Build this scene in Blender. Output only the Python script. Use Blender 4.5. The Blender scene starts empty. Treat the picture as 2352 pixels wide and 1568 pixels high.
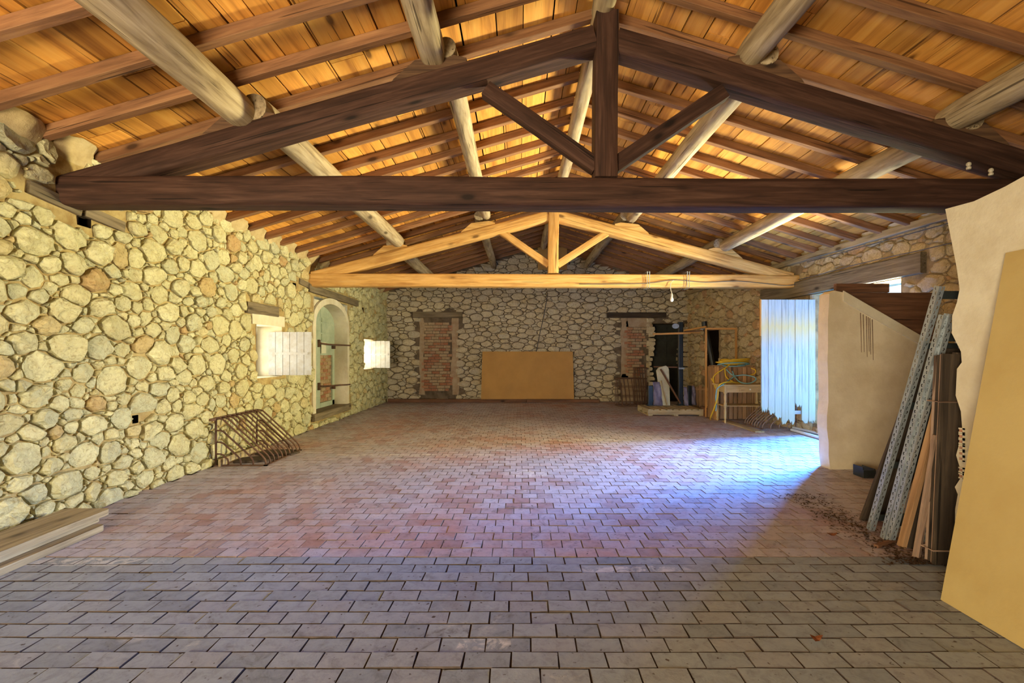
import bpy, math, random
from mathutils import Vector, Matrix, noise

# ---------------------------------------------------------------- camera, world, lights, exposure
SC = bpy.context.scene
COL = SC.collection
FPX, VPX, VPY, EYE = 1045.0, 1192.0, 811.0, 1.4     # focal length in px of the 2352 px frame, vanishing point, eye height

cam_d = bpy.data.cameras.new('camera'); cam = bpy.data.objects.new('camera', cam_d); COL.objects.link(cam)
cam_d.sensor_width = 36.0; cam_d.lens = 36.0 * FPX / 2352.0
cam_d.shift_x = -(VPX - 1176.0) / 2352.0; cam_d.shift_y = (VPY - 784.0) / 2352.0
cam.location = (0, 0, EYE); cam.rotation_euler = (math.pi / 2, 0, 0)
cam_d.clip_start = 0.05; cam_d.clip_end = 200
SC.camera = cam

SC.view_settings.view_transform = 'Standard'
SC.view_settings.look = 'None'
SC.view_settings.gamma = 1.0
SC.view_settings.use_curve_mapping = False
SC.view_settings.exposure = 0.56
SC.cycles.use_denoising = True
SC.cycles.max_bounces = 5
SC.cycles.diffuse_bounces = 3
SC.cycles.glossy_bounces = 2
SC.cycles.adaptive_threshold = 0.05
SC.cycles.sample_clamp_indirect = 6.0

world = bpy.data.worlds.new('sky'); SC.world = world; world.use_nodes = True
wn = world.node_tree.nodes; wl = world.node_tree.links
bg = wn['Background']; bg.inputs[0].default_value = (0.62, 0.82, 1.0, 1); bg.inputs[1].default_value = 1.3

def area(name, loc, direction, sx, sy, power, colour, spread=180):
    d = bpy.data.lights.new(name, 'AREA'); d.shape = 'RECTANGLE'; d.size = sx; d.size_y = sy
    d.energy = power; d.color = colour; d.spread = math.radians(spread)
    o = bpy.data.objects.new(name, d); COL.objects.link(o); o.location = loc
    o.rotation_euler = Vector(direction).to_track_quat('-Z', 'Y').to_euler()
    return o
# daylight at the wide doorway of the right wall: blue sky standing over the yard, warm light from the sunlit ground
area('yard_sky_light', (8.0, 10.2, 4.2), (-0.75, -0.66, -0.10), 4.6, 3.4, 19000, (0.05, 0.29, 1.0))
area('yard_ground_light', (5.50, 6.53, 1.62), (-1, -0.16, 0.26), 0.62, 1.3, 285, (1.0, 0.89, 0.47), 103)
# sunlit ground outside the two small windows
area('window_light', (-4.85, 6.98, 1.35), (1, 0.0, 0.10), 1.0, 0.9, 24, (1.0, 0.88, 0.64), 120)
area('window_light', (-4.85, 11.6, 1.30), (1, 0.0, 0.10), 1.0, 0.9, 50, (1.0, 0.85, 0.56), 120)
# fill lamp added behind the camera, at an invented opening in that wall
area('rear_fill_light', (-2.3, -2.7, 1.25), (0.30, 1, 0.55), 2.0, 2.2, 410, (1.0, 0.84, 0.57))

# ---------------------------------------------------------------- helpers
R = random.Random(7)
def U(a, b): return R.uniform(a, b)
def W(px, py, Y):
    u = Y / FPX
    return Vector(((px - VPX) * u, Y, EYE + (VPY - py) * u))
def F(px, py):
    u = EYE / (py - VPY)
    return Vector(((px - VPX) * u, FPX * u, 0.0))
ORG = {}
class MB:
    def __init__(s): s.v = []; s.f = []; s.g = []
    def add(s, vs, fs, gs=None):
        b = len(s.v); s.v += [Vector(v) for v in vs]
        s.f += [tuple(i + b for i in f) for f in fs]
        s.g += [tuple(g) for g in gs] if gs else [tuple(v) for v in vs]
        return s
    def box(s, a, b, ax=0):
        x0, y0, z0 = a; x1, y1, z1 = b
        vs = [(x0,y0,z0),(x1,y0,z0),(x1,y1,z0),(x0,y1,z0),(x0,y0,z1),(x1,y0,z1),(x1,y1,z1),(x0,y1,z1)]
        fs = [(0,3,2,1),(4,5,6,7),(0,1,5,4),(1,2,6,5),(2,3,7,6),(3,0,4,7)]
        gs = [(v[ax], v[(ax+1)%3], v[(ax+2)%3]) for v in vs]
        return s.add(vs, fs, gs)
    def beam(s, p0, p1, w, h, up=(0,0,1), n=2, rnd=0.12, wob=0.0, taper=1.0, m=3, seed=None, cap=0.0):
        # hewn beam: superellipse-like section, w along side, h along up
        rr = random.Random(seed if seed is not None else R.random())
        p0 = Vector(p0); p1 = Vector(p1); t = (p1 - p0); L = t.length; t.normalize()
        up = Vector(up); side = t.cross(up).normalized(); up2 = side.cross(t).normalized()
        sec = []
        if rnd <= 0: sec = [(-.5,-.5),(.5,-.5),(.5,.5),(-.5,.5)]
        else:
            for cx, cy, a0 in ((.5,-.5,-90),(.5,.5,0),(-.5,.5,90),(-.5,-.5,180)):
                for k in range(m):
                    a = math.radians(a0 + 90.0 * k / (m - 1))
                    sec.append((cx - math.copysign(rnd, cx) + rnd * math.cos(a), cy - math.copysign(rnd, cy) + rnd * math.sin(a)))
        S = len(sec); vs = []; gs = []; fs = []
        ph = [rr.uniform(0, 6.3) for _ in range(6)]; off = rr.uniform(0, 50)
        for i in range(n + 1):
            q = i / n; d = q * L
            k = 1 + (taper - 1) * q
            ex = 1.0 - (cap if i in (0, n) else 0)
            ox = wob * (math.sin(q * 5 + ph[0]) + .5 * math.sin(q * 13 + ph[1])); oy = wob * .6 * (math.sin(q * 4 + ph[2]) + .5 * math.sin(q * 11 + ph[3]))
            for j, (a, b) in enumerate(sec):
                nn = 1 + (noise.noise(Vector((d * 2.2 + off, a * 2.5, b * 2.5 + off))) * wob * 5 if wob else 0)
                x = a * w * k * ex * nn + ox; y = b * h * k * ex * nn + oy
                vs.append(p0 + t * d + side * x + up2 * y); gs.append((d + off, x, y))
        for i in range(n):
            for j in range(S):
                fs.append((i*S+j, i*S+(j+1)%S, (i+1)*S+(j+1)%S, (i+1)*S+j))
        fs.append(tuple(range(S))[::-1]); fs.append(tuple(n*S + j for j in range(S)))
        return s.add(vs, fs, gs)
    def tube(s, pts, r, n=8, closed=False):
        pts = [Vector(p) for p in pts]; K = len(pts); vs = []; gs = []; fs = []
        prev = None; d = 0
        rs = r if isinstance(r, (list, tuple)) else [r] * K
        for i, p in enumerate(pts):
            if closed: t = pts[(i+1)%K] - pts[i-1]
            else: t = pts[min(i+1, K-1)] - pts[max(i-1, 0)]
            if t.length < 1e-9: t = Vector((0,0,1))
            t.normalize()
            if prev is None:
                a = Vector((0,0,1)) if abs(t.z) < .9 else Vector((1,0,0))
                nx = t.cross(a).normalized()
            else:
                nx = (prev - t * prev.dot(t))
                nx = nx.normalized() if nx.length > 1e-6 else t.cross(Vector((0,0,1))).normalized()
            prev = nx; ny = t.cross(nx)
            if i: d += (p - pts[i-1]).length
            for j in range(n):
                a = 2 * math.pi * j / n
                vs.append(p + nx * (math.cos(a) * rs[i]) + ny * (math.sin(a) * rs[i])); gs.append((d, math.cos(a)*rs[i], math.sin(a)*rs[i]))
        for i in range(K if closed else K - 1):
            k = (i + 1) % K
            for j in range(n): fs.append((i*n+j, i*n+(j+1)%n, k*n+(j+1)%n, k*n+j))
        if not closed:
            fs.append(tuple(range(n))[::-1]); fs.append(tuple((K-1)*n + j for j in range(n)))
        return s.add(vs, fs, gs)
    def prism(s, poly, mapf, d0, d1, ax=0):
        # poly: list of 2D points, extruded from depth d0 to d1 through mapf(a, b, d)
        n = len(poly); vs = [mapf(a, b, d0) for a, b in poly] + [mapf(a, b, d1) for a, b in poly]
        fs = [tuple(range(n)), tuple(range(2*n-1, n-1, -1))] + [(i, i+n, (i+1)%n+n, (i+1)%n) for i in range(n)]
        gs = [((p[0], p[1], 0) if ax == 0 else (p[1], p[0], 0)) for p in poly] + [((p[0], p[1], d1-d0) if ax == 0 else (p[1], p[0], d1-d0)) for p in poly]
        return s.add(vs, fs, gs)
    def lathe(s, prof, c=(0,0,0), n=12):
        vs = []; fs = []; c = Vector(c); K = len(prof)
        for r, z in prof:
            for j in range(n):
                a = 2*math.pi*j/n; vs.append(c + Vector((r*math.cos(a), r*math.sin(a), z)))
        for i in range(K-1):
            for j in range(n): fs.append((i*n+j, i*n+(j+1)%n, (i+1)*n+(j+1)%n, (i+1)*n+j))
        fs.append(tuple(range(n))[::-1]); fs.append(tuple((K-1)*n+j for j in range(n)))
        return s.add(vs, fs, [(v.z, v.x, v.y) for v in vs])
    def build(s, name, mat, parent=None, smooth=False, centre=True):
        vs = s.v
        if centre and vs:
            mn = Vector((min(v.x for v in vs), min(v.y for v in vs), min(v.z for v in vs)))
            mx = Vector((max(v.x for v in vs), max(v.y for v in vs), max(v.z for v in vs)))
            c = Vector(((mn.x+mx.x)/2, (mn.y+mx.y)/2, mn.z))
        else: c = Vector((0,0,0))
        me = bpy.data.meshes.new(name); me.from_pydata([tuple(v - c) for v in vs], [], s.f)
        at = me.attributes.new('grain', 'FLOAT_VECTOR', 'POINT')
        at.data.foreach_set('vector', [x for g in s.g for x in g])
        if smooth:
            me.polygons.foreach_set('use_smooth', [True] * len(me.polygons))
            if smooth != 'all': me.set_sharp_from_angle(angle=math.radians(40))
        me.materials.append(mat)
        return link(name, me, c, parent)
def link(name, me, loc, parent=None):
    o = bpy.data.objects.new(name, me); COL.objects.link(o)
    ORG[o.name] = Vector(loc)
    if parent is not None:
        o.parent = parent; o.location = Vector(loc) - ORG[parent.name]
    else: o.location = loc
    return o
def empty(name, loc):
    o = bpy.data.objects.new(name, None); COL.objects.link(o); o.location = loc; o.empty_display_size = .1
    ORG[o.name] = Vector(loc); return o
def tag(o, label, cat=None, group=None):
    o['label'] = label
    if cat: o['category'] = cat
    if group: o['group'] = group
    return o
def struct(o, label=None):
    o['kind'] = 'structure'
    if label: o['label'] = label
    return o
def stuff(o): o['kind'] = 'stuff'; return o

# ---------------------------------------------------------------- materials
def newmat(name, rough=.8, spec=.3, metal=0.0):
    m = bpy.data.materials.new(name); m.use_nodes = True
    nt = m.node_tree; b = nt.nodes['Principled BSDF']
    b.inputs['Roughness'].default_value = rough; b.inputs['Metallic'].default_value = metal
    b.inputs['Specular IOR Level'].default_value = spec
    return m, nt, b
def N(nt, t, **kw):
    n = nt.nodes.new(t)
    for k, v in kw.items():
        if k in n.inputs: n.inputs[k].default_value = v
        else: setattr(n, k, v)
    return n
def ramp(nt, stops, fac):
    r = nt.nodes.new('ShaderNodeValToRGB'); e = r.color_ramp.elements
    while len(e) < len(stops): e.new(.5)
    for k, (p, c) in enumerate(stops):
        e[k].position = p; e[k].color = (c[0], c[1], c[2], 1)
    nt.links.new(fac, r.inputs[0]); return r.outputs[0]
def mix(nt, a, b, fac, mode='MIX'):
    m = nt.nodes.new('ShaderNodeMix'); m.data_type = 'RGBA'; m.blend_type = mode
    for sock, val in ((m.inputs[0], fac), (m.inputs[6], a), (m.inputs[7], b)):
        if hasattr(val, 'node'): nt.links.new(val, sock)
        elif isinstance(val, (int, float)): sock.default_value = val
        else: sock.default_value = (val[0], val[1], val[2], 1)
    return m.outputs[2]
def math_(nt, op, a, b=None, clamp=False):
    m = nt.nodes.new('ShaderNodeMath'); m.operation = op; m.use_clamp = clamp
    for i, v in enumerate((a, b)):
        if v is None: continue
        if hasattr(v, 'node'): nt.links.new(v, m.inputs[i])
        else: m.inputs[i].default_value = v
    return m.outputs[0]
def noise_(nt, vec, scale, detail=4, rough=.6, dist=0.0):
    n = N(nt, 'ShaderNodeTexNoise'); n.inputs['Scale'].default_value = scale; n.inputs['Detail'].default_value = detail
    n.inputs['Roughness'].default_value = rough; n.inputs['Distortion'].default_value = dist
    if vec is not None: nt.links.new(vec, n.inputs['Vector'])
    return n.outputs['Fac']
def bump(nt, b, h, strength=.4, dist=.01):
    n = N(nt, 'ShaderNodeBump'); n.inputs['Strength'].default_value = strength; n.inputs['Distance'].default_value = dist
    nt.links.new(h, n.inputs['Height']); nt.links.new(n.outputs[0], b.inputs['Normal'])
def rnd_piece(nt):
    oi = N(nt, 'ShaderNodeObjectInfo'); ge = N(nt, 'ShaderNodeNewGeometry')
    s = math_(nt, 'ADD', oi.outputs['Random'], ge.outputs['Random Per Island'])
    return math_(nt, 'FRACT', s), ge.outputs['Position']
def wood(name, dark, mid, light, rough=.75, spec=.25, along=1.6, across=26, var=.35, bumpy=.35):
    m, nt, b = newmat(name, rough, spec)
    at = N(nt, 'ShaderNodeAttribute', attribute_name='grain')
    oi = N(nt, 'ShaderNodeObjectInfo')
    ge = N(nt, 'ShaderNodeNewGeometry')
    mp = N(nt, 'ShaderNodeMapping'); mp.inputs['Scale'].default_value = (along, across, across)
    nt.links.new(at.outputs['Vector'], mp.inputs['Vector'])
    ofs = N(nt, 'ShaderNodeCombineXYZ')
    nt.links.new(math_(nt, 'MULTIPLY', oi.outputs['Random'], 37.0), ofs.inputs[0]); nt.links.new(math_(nt, 'MULTIPLY', oi.outputs['Random'], 91.0), ofs.inputs[1])
    nt.links.new(ofs.outputs[0], mp.inputs['Location'])
    g = noise_(nt, mp.outputs[0], 1.0, 5, .62, .6)
    col = ramp(nt, [(.28, dark), (.5, mid), (.72, light)], g)
    # blotches and per-piece tone
    mp2 = N(nt, 'ShaderNodeMapping'); mp2.inputs['Scale'].default_value = (1.3, 5, 5); nt.links.new(at.outputs['Vector'], mp2.inputs['Vector']); nt.links.new(ofs.outputs[0], mp2.inputs['Location'])
    g2 = noise_(nt, mp2.outputs[0], 1.0, 3, .6)
    col = mix(nt, col, dark, ramp(nt, [(.52, (0,0,0)), (.78, (.75,.75,.75))], g2))
    # drying cracks along the grain and dark knots
    mp3 = N(nt, 'ShaderNodeMapping'); mp3.inputs['Scale'].default_value = (.9, 42, 42); nt.links.new(at.outputs['Vector'], mp3.inputs['Vector']); nt.links.new(ofs.outputs[0], mp3.inputs['Location'])
    crack = ramp(nt, [(.30, (.85,.85,.85)), (.345, (0,0,0))], noise_(nt, mp3.outputs[0], 1.0, 2, .45, .3))
    mp4 = N(nt, 'ShaderNodeMapping'); mp4.inputs['Scale'].default_value = (1.7, 4.2, 4.2); nt.links.new(at.outputs['Vector'], mp4.inputs['Vector']); nt.links.new(ofs.outputs[0], mp4.inputs['Location'])
    vo = N(nt, 'ShaderNodeTexVoronoi'); vo.inputs['Scale'].default_value = 1.0; nt.links.new(mp4.outputs[0], vo.inputs['Vector'])
    knot = ramp(nt, [(.07, (.9,.9,.9)), (.13, (.25,.25,.25)), (.19, (0,0,0))], vo.outputs['Distance'])
    col = mix(nt, col, tuple(c * .38 for c in dark), mix(nt, crack, knot, 1.0, 'LIGHTEN'))
    tone = math_(nt, 'ADD', math_(nt, 'MULTIPLY', oi.outputs['Random'], var), 1 - var * .6)
    tc = N(nt, 'ShaderNodeCombineColor')
    for k in range(3): nt.links.new(tone, tc.inputs[k])
    col = mix(nt, col, tc.outputs[0], 1.0, 'MULTIPLY')
    nt.links.new(col, b.inputs['Base Color'])
    bump(nt, b, math_(nt, 'SUBTRACT', g, crack), bumpy + .1, .008)
    return m
def stone_mat(name, stops, spots, rough=.9, tone=.35, bs=.6):
    m, nt, b = newmat(name, rough, .15)
    r, pos = rnd_piece(nt)
    base = ramp(nt, stops, r)
    n1 = noise_(nt, pos, 9, 5, .65, .6); n2 = noise_(nt, pos, 24, 6, .72, 1.2)
    col = mix(nt, base, spots, ramp(nt, [(.48, (0,0,0)), (.75, (.8,.8,.8))], n1))
    col = mix(nt, col, ramp(nt, [(.33, (.46,.38,.29)), (.47, (.95,.93,.9)), (.62, (1.08,1.08,1.08))], n2), .75, 'MULTIPLY')
    nt.links.new(col, b.inputs['Base Color'])
    h = math_(nt, 'ADD', n1, math_(nt, 'MULTIPLY', n2, .6)); bump(nt, b, h, .9, .035)
    return m
def plain(name, col, rough=.6, spec=.3, metal=0.0, var=.12, scale=8, col2=None, bs=.1, bscale=60):
    m, nt, b = newmat(name, rough, spec, metal)
    ge = N(nt, 'ShaderNodeNewGeometry')
    n = noise_(nt, ge.outputs['Position'], scale, 5, .65)
    c2 = col2 if col2 else tuple(c * (1 - var * 2) for c in col)
    nt.links.new(ramp(nt, [(.35, c2), (.62, col)], n), b.inputs['Base Color'])
    bump(nt, b, noise_(nt, ge.outputs['Position'], bscale, 4, .65), bs, .01)
    return m

M = {}
M['stone_left'] = stone_mat('stone_cream', [(0,(.60,.56,.32)),(.25,(.72,.69,.42)),(.5,(.64,.60,.34)),(.72,(.57,.57,.38)),(.9,(.68,.63,.36)),(.975,(.58,.44,.21)),(1,(.52,.34,.16))], (.54,.45,.23))
M['mortar_left'] = plain('mortar_yellow', (.48,.37,.17), .95, .1, col2=(.30,.20,.08), scale=7, bs=.9, bscale=28)
M['stone_back'] = stone_mat('stone_buff', [(0,(.62,.54,.37)),(.4,(.74,.65,.45)),(.7,(.60,.54,.41)),(1,(.68,.56,.35))], (.52,.43,.28))
M['mortar_back'] = plain('mortar_dark', (.20,.15,.10), .95, .1, col2=(.10,.075,.05), scale=5, bs=.8, bscale=25)
M['stone_right'] = stone_mat('stone_ochre', [(0,(.54,.43,.24)),(.4,(.64,.51,.30)),(.75,(.53,.43,.28)),(.92,(.60,.40,.21)),(1,(.56,.33,.18))], (.47,.35,.18))
M['mortar_right'] = plain('mortar_ochre', (.34,.25,.14), .95, .1, col2=(.20,.14,.08), scale=6, bs=.8, bscale=25)
M['plaster'] = plain('lime_plaster', (.76,.66,.47), .9, .15, col2=(.62,.51,.33), scale=2.2, bs=.35, bscale=22)
M['plaster_pale'] = plain('pale_plaster', (.72,.66,.50), .9, .15, col2=(.60,.52,.36), scale=3, bs=.4, bscale=22)
M['brick'] = stone_mat('brick', [(0,(.42,.18,.10)),(.35,(.50,.24,.13)),(.6,(.48,.36,.22)),(1,(.55,.40,.24))], (.50,.40,.28))
M['hollow_brick'] = plain('hollow_brick', (.48,.22,.13), .9, .15, col2=(.40,.26,.18))
M['beam_shaded'] = wood('shaded_beam', (.024,.011,.007), (.056,.025,.016), (.10,.050,.033), var=.2)  # near truss: same timber as the far one, its shade put into the colour
M['beam_lit'] = wood('lit_beam', (.42,.20,.055), (.68,.39,.12), (.80,.51,.20), var=.1)  # far truss: light falling on it is put into this brighter tone
M['log'] = wood('pale_log', (.18,.125,.07), (.42,.32,.19), (.58,.47,.30), var=.25, across=18)
M['rafter'] = wood('rafter_wood', (.15,.07,.032), (.27,.13,.06), (.36,.19,.085), var=.3)
M['board'] = wood('roof_board', (.36,.135,.026), (.72,.325,.06), (.84,.44,.10), var=.55, across=9, along=.5)
M['cleat'] = wood('cleat_wood', (.06,.032,.02), (.14,.075,.04), (.22,.12,.06))
M['lintel'] = wood('grey_lintel', (.10,.075,.045), (.20,.155,.095), (.28,.22,.14))
M['plank_grey'] = wood('weathered_plank', (.22,.17,.10), (.42,.33,.19), (.54,.44,.27), var=.2)
M['eave'] = plain('eave_mortar', (.56,.44,.24), .95, .1, col2=(.42,.31,.15), scale=7, bs=.8, bscale=25)
M['render_brown'] = plain('brown_render', (.46,.36,.24), .95, .1, col2=(.36,.24,.14), scale=5, bs=.6, bscale=25)
M['plank_pine'] = wood('pine_slat', (.22,.12,.055), (.36,.205,.10), (.46,.28,.14), var=.4)
M['table_wood'] = wood('table_wood', (.44,.30,.13), (.60,.43,.20), (.68,.51,.26), var=.1, rough=.5)
M['batten'] = wood('orange_batten', (.36,.17,.045), (.56,.28,.08), (.66,.36,.12), var=.2)
M['dark_board'] = wood('dark_board', (.03,.022,.016), (.065,.046,.032), (.12,.085,.055), var=.3)
M['brown_plank'] = wood('brown_plank', (.085,.04,.022), (.17,.08,.042), (.24,.12,.065), var=.3)
M['edge_wood'] = wood('moulding_wood', (.20,.12,.08), (.36,.24,.17), (.46,.32,.23), var=.3)
M['rust'] = plain('rusty_iron', (.16,.085,.05), .7, .4, .3, col2=(.09,.05,.035), scale=14)
M['rust_light'] = plain('worn_iron', (.34,.25,.20), .6, .4, .4, col2=(.22,.13,.09), scale=14)
M['steel'] = plain('grey_steel', (.42,.46,.49), .45, .5, .55, col2=(.30,.34,.37), scale=9)
M['steel_dark'] = plain('dark_steel', (.035,.042,.042), .5, .4, .3, scale=9)
M['black_steel'] = plain('black_steel', (.012,.015,.016), .4, .5, .2, scale=9)
M['yellow_panel'] = plain('ochre_board', (.54,.41,.17), .7, .25, col2=(.48,.345,.13), scale=1.6, bs=.06)
M['hardboard'] = plain('hardboard', (.52,.29,.085), .75, .2, col2=(.45,.25,.075), scale=2, bs=.08)
M['blue_paint'] = None
M['white_paint'] = plain('white_paint', (.50,.52,.54), .7, .2, col2=(.42,.40,.37), scale=10)
M['green_paint'] = plain('pale_green_paint', (.46,.52,.38), .7, .2, col2=(.36,.42,.30), scale=5)
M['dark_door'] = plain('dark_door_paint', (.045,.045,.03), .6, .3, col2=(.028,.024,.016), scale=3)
M['yellow_hose'] = plain('yellow_hose', (.72,.46,.03), .4, .4, var=.05)
M['blue_hose'] = plain('blue_hose', (.20,.42,.47), .4, .4, var=.05)
M['lilac'] = plain('lilac_sheet', (.24,.22,.32), .5, .3, col2=(.15,.13,.22), scale=6)
M['white_slab'] = plain('cream_slab', (.60,.57,.40), .7, .25, col2=(.50,.46,.30), scale=6)
M['paper'] = plain('paper', (.72,.70,.52), .9, .1, var=.03)
M['pipe_white'] = plain('white_pipe', (.74,.78,.78), .35, .4, var=.05)
M['cable'] = plain('grey_cable', (.13,.12,.11), .6, .3)
M['ceramic'] = plain('ceramic', (.62,.55,.42), .35, .5)
M['bulb'] = plain('bulb_glass', (.85,.85,.75), .2, .5, var=.02)
M['dirt'] = plain('leaf_litter', (.10,.06,.035), .95, .1, col2=(.05,.03,.02), scale=30)
M['leaf'] = plain('dead_leaf', (.26,.09,.035), .8, .2, col2=(.18,.06,.025), scale=30)
M['ground'] = plain('sunlit_yard', (.55,.50,.38), .95, .1, scale=1)
M['roof_and_hole_dark'] = plain('underlay_and_hole_shade', (.02,.014,.01), .95, .05)
M['fibre'] = plain('fibre_panel', (.42,.25,.08), .8, .2, col2=(.34,.19,.06), scale=5)

def tile_mat(name, clay, grey, redness, seed):
    m, nt, b = newmat(name, .58, .35)
    r, pos = rnd_piece(nt)
    mp = N(nt, 'ShaderNodeMapping'); mp.inputs['Location'].default_value = (seed, seed * 2, 0); nt.links.new(pos, mp.inputs['Vector'])
    big = noise_(nt, mp.outputs[0], .55, 3, .6); mid = noise_(nt, mp.outputs[0], 3.2, 5, .65, .6); fine = noise_(nt, mp.outputs[0], 60, 3, .7)
    f = math_(nt, 'ADD', math_(nt, 'MULTIPLY', big, .9), math_(nt, 'ADD', math_(nt, 'MULTIPLY', mid, .5), math_(nt, 'MULTIPLY', r, .20)))
    f = math_(nt, 'SUBTRACT', f, .28 + redness)
    col = mix(nt, clay, grey, ramp(nt, [(.22, (0,0,0)), (.62, (1,1,1))], f))
    col = mix(nt, col, ramp(nt, [(0, (.78,.78,.80)), (.5, (1,1,1)), (1, (1.0,.93,.9))], r), 1.0, 'MULTIPLY')
    dust = math_(nt, 'MULTIPLY', ramp(nt, [(.62, (0,0,0)), (.74, (1,1,1))], noise_(nt, mp.outputs[0], 1.7, 6, .72, 1.2)), .55)
    col = mix(nt, col, (.66,.64,.62), dust)
    sx = N(nt, 'ShaderNodeSeparateXYZ'); nt.links.new(pos, sx.inputs[0])
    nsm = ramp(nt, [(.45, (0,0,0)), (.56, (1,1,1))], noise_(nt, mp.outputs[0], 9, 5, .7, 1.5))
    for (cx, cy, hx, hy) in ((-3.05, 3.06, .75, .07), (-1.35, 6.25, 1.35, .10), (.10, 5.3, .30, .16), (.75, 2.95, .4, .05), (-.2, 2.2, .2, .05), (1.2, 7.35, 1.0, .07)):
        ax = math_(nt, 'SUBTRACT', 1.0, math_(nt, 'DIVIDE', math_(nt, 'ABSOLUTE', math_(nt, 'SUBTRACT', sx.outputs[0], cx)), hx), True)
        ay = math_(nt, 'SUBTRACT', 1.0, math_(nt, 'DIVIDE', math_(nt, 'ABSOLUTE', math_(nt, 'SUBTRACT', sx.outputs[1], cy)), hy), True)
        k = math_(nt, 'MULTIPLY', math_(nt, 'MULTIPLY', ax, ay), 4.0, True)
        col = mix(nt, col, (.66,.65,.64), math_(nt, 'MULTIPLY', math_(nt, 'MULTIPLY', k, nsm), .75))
    stain = ramp(nt, [(.30, (.75,.75,.75)), (.40, (0,0,0))], noise_(nt, mp.outputs[0], 2.3, 6, .75, .8))
    col = mix(nt, col, (.10,.085,.075), stain)
    fl = noise_(nt, mp.outputs[0], 14, 6, .75, .5)
    col = mix(nt, col, ramp(nt, [(.32, (.62,.60,.58)), (.5, (1,1,1)), (.68, (1.16,1.14,1.12))], fl), .8, 'MULTIPLY')
    pit = ramp(nt, [(.26, (1,1,1)), (.33, (0,0,0))], noise_(nt, mp.outputs[0], 30, 2, .5))
    col = mix(nt, col, (.07,.055,.05), pit)
    nt.links.new(col, b.inputs['Base Color'])
    nt.links.new(ramp(nt, [(.3, (.42,.42,.42)), (.7, (.72,.72,.72))], mid), b.inputs['Roughness'])
    bump(nt, b, math_(nt, 'ADD', math_(nt, 'MULTIPLY', mid, .7), math_(nt, 'MULTIPLY', fine, .25)), .35, .01)
    return m
M['tile_near'] = tile_mat('grey_clay_tile', (.37,.25,.20), (.30,.34,.395), -.26, 3.1)
M['tile_far'] = tile_mat('red_clay_tile', (.45,.19,.12), (.45,.43,.50), -.05, 8.7)
M['floor_joint'] = plain('floor_joint', (.27,.20,.165), .95, .1, col2=(.17,.12,.10), scale=12)
M['floor_bed'] = plain('floor_bed', (.115,.085,.07), .95, .1, col2=(.06,.045,.038), scale=12)

def blue_door_mat():
    m, nt, b = newmat('worn_blue_paint', .8, .2)
    at = N(nt, 'ShaderNodeAttribute', attribute_name='grain'); oi = N(nt, 'ShaderNodeObjectInfo')
    mp = N(nt, 'ShaderNodeMapping'); mp.inputs['Scale'].default_value = (1.2, 24, 24); nt.links.new(at.outputs['Vector'], mp.inputs['Vector'])
    g = noise_(nt, mp.outputs[0], 1.3, 6, .7, .4)
    col = ramp(nt, [(.30, (.22,.25,.25)), (.48, (.38,.42,.43)), (.66, (.47,.50,.50))], g)
    sx = N(nt, 'ShaderNodeSeparateXYZ'); nt.links.new(at.outputs['Vector'], sx.inputs[0])
    # ochre band near the top, grey-green tint at the rotten foot
    hz = math_(nt, 'ADD', sx.outputs[0], math_(nt, 'MULTIPLY', noise_(nt, mp.outputs[0], .8, 3, .6), .35))
    col = mix(nt, col, (.62,.46,.18), ramp(nt, [(.60, (0,0,0)), (.74, (.85,.85,.85)), (.80, (.35,.35,.35)), (.86, (0,0,0))], math_(nt, 'DIVIDE', hz, 2.75)))
    col = mix(nt, col, (.36,.42,.30), ramp(nt, [(.22, (.7,.7,.7)), (.34, (0,0,0))], math_(nt, 'DIVIDE', hz, 2.75)))
    nt.links.new(col, b.inputs['Base Color']); bump(nt, b, g, .4, .006)
    return m
M['blue_paint'] = blue_door_mat()

# ---------------------------------------------------------------- measures of the room
XL, YF = -3.848, 13.18
def XRW(y): return 5.13 - .045 * (y - 8.2)
XRIDGE, ZRIDGE = .70, 4.52
def zroof(x): return ZRIDGE - (.29 if x < XRIDGE else .305) * abs(x - XRIDGE)
YB = -3.0                                                       # wall behind the camera

# ---------------------------------------------------------------- rubble walls
def clip(poly, nx, ny, d):
    out = []
    for i in range(len(poly)):
        a = poly[i]; b = poly[(i+1) % len(poly)]
        da = a[0]*nx + a[1]*ny - d; db = b[0]*nx + b[1]*ny - d
        if da <= 0: out.append(a)
        if (da < 0 < db) or (db < 0 < da):
            t = da / (da - db); out.append((a[0] + (b[0]-a[0])*t, a[1] + (b[1]-a[1])*t))
    return out
def clip_out(poly, c, rects, lo, hi):
    for (a0, a1, b0, b1) in rects:
        if max(p[0] for p in poly) <= a0 or min(p[0] for p in poly) >= a1 or max(p[1] for p in poly) <= b0 or min(p[1] for p in poly) >= b1: continue
        ds = [(a0 - c[0], (1, 0, a0)), (c[0] - a1, (-1, 0, -a1)), (b0 - c[1], (0, 1, b0)), (c[1] - b1, (0, -1, -b1))]
        d, (nx, ny, k) = max(ds)
        if d < 0: return []
        poly = clip(poly, nx, ny, k)
        if len(poly) < 3: return []
    poly = clip(poly, 0, -1, -lo)
    return clip(poly, 0, 1, hi) if len(poly) > 2 else []
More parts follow.
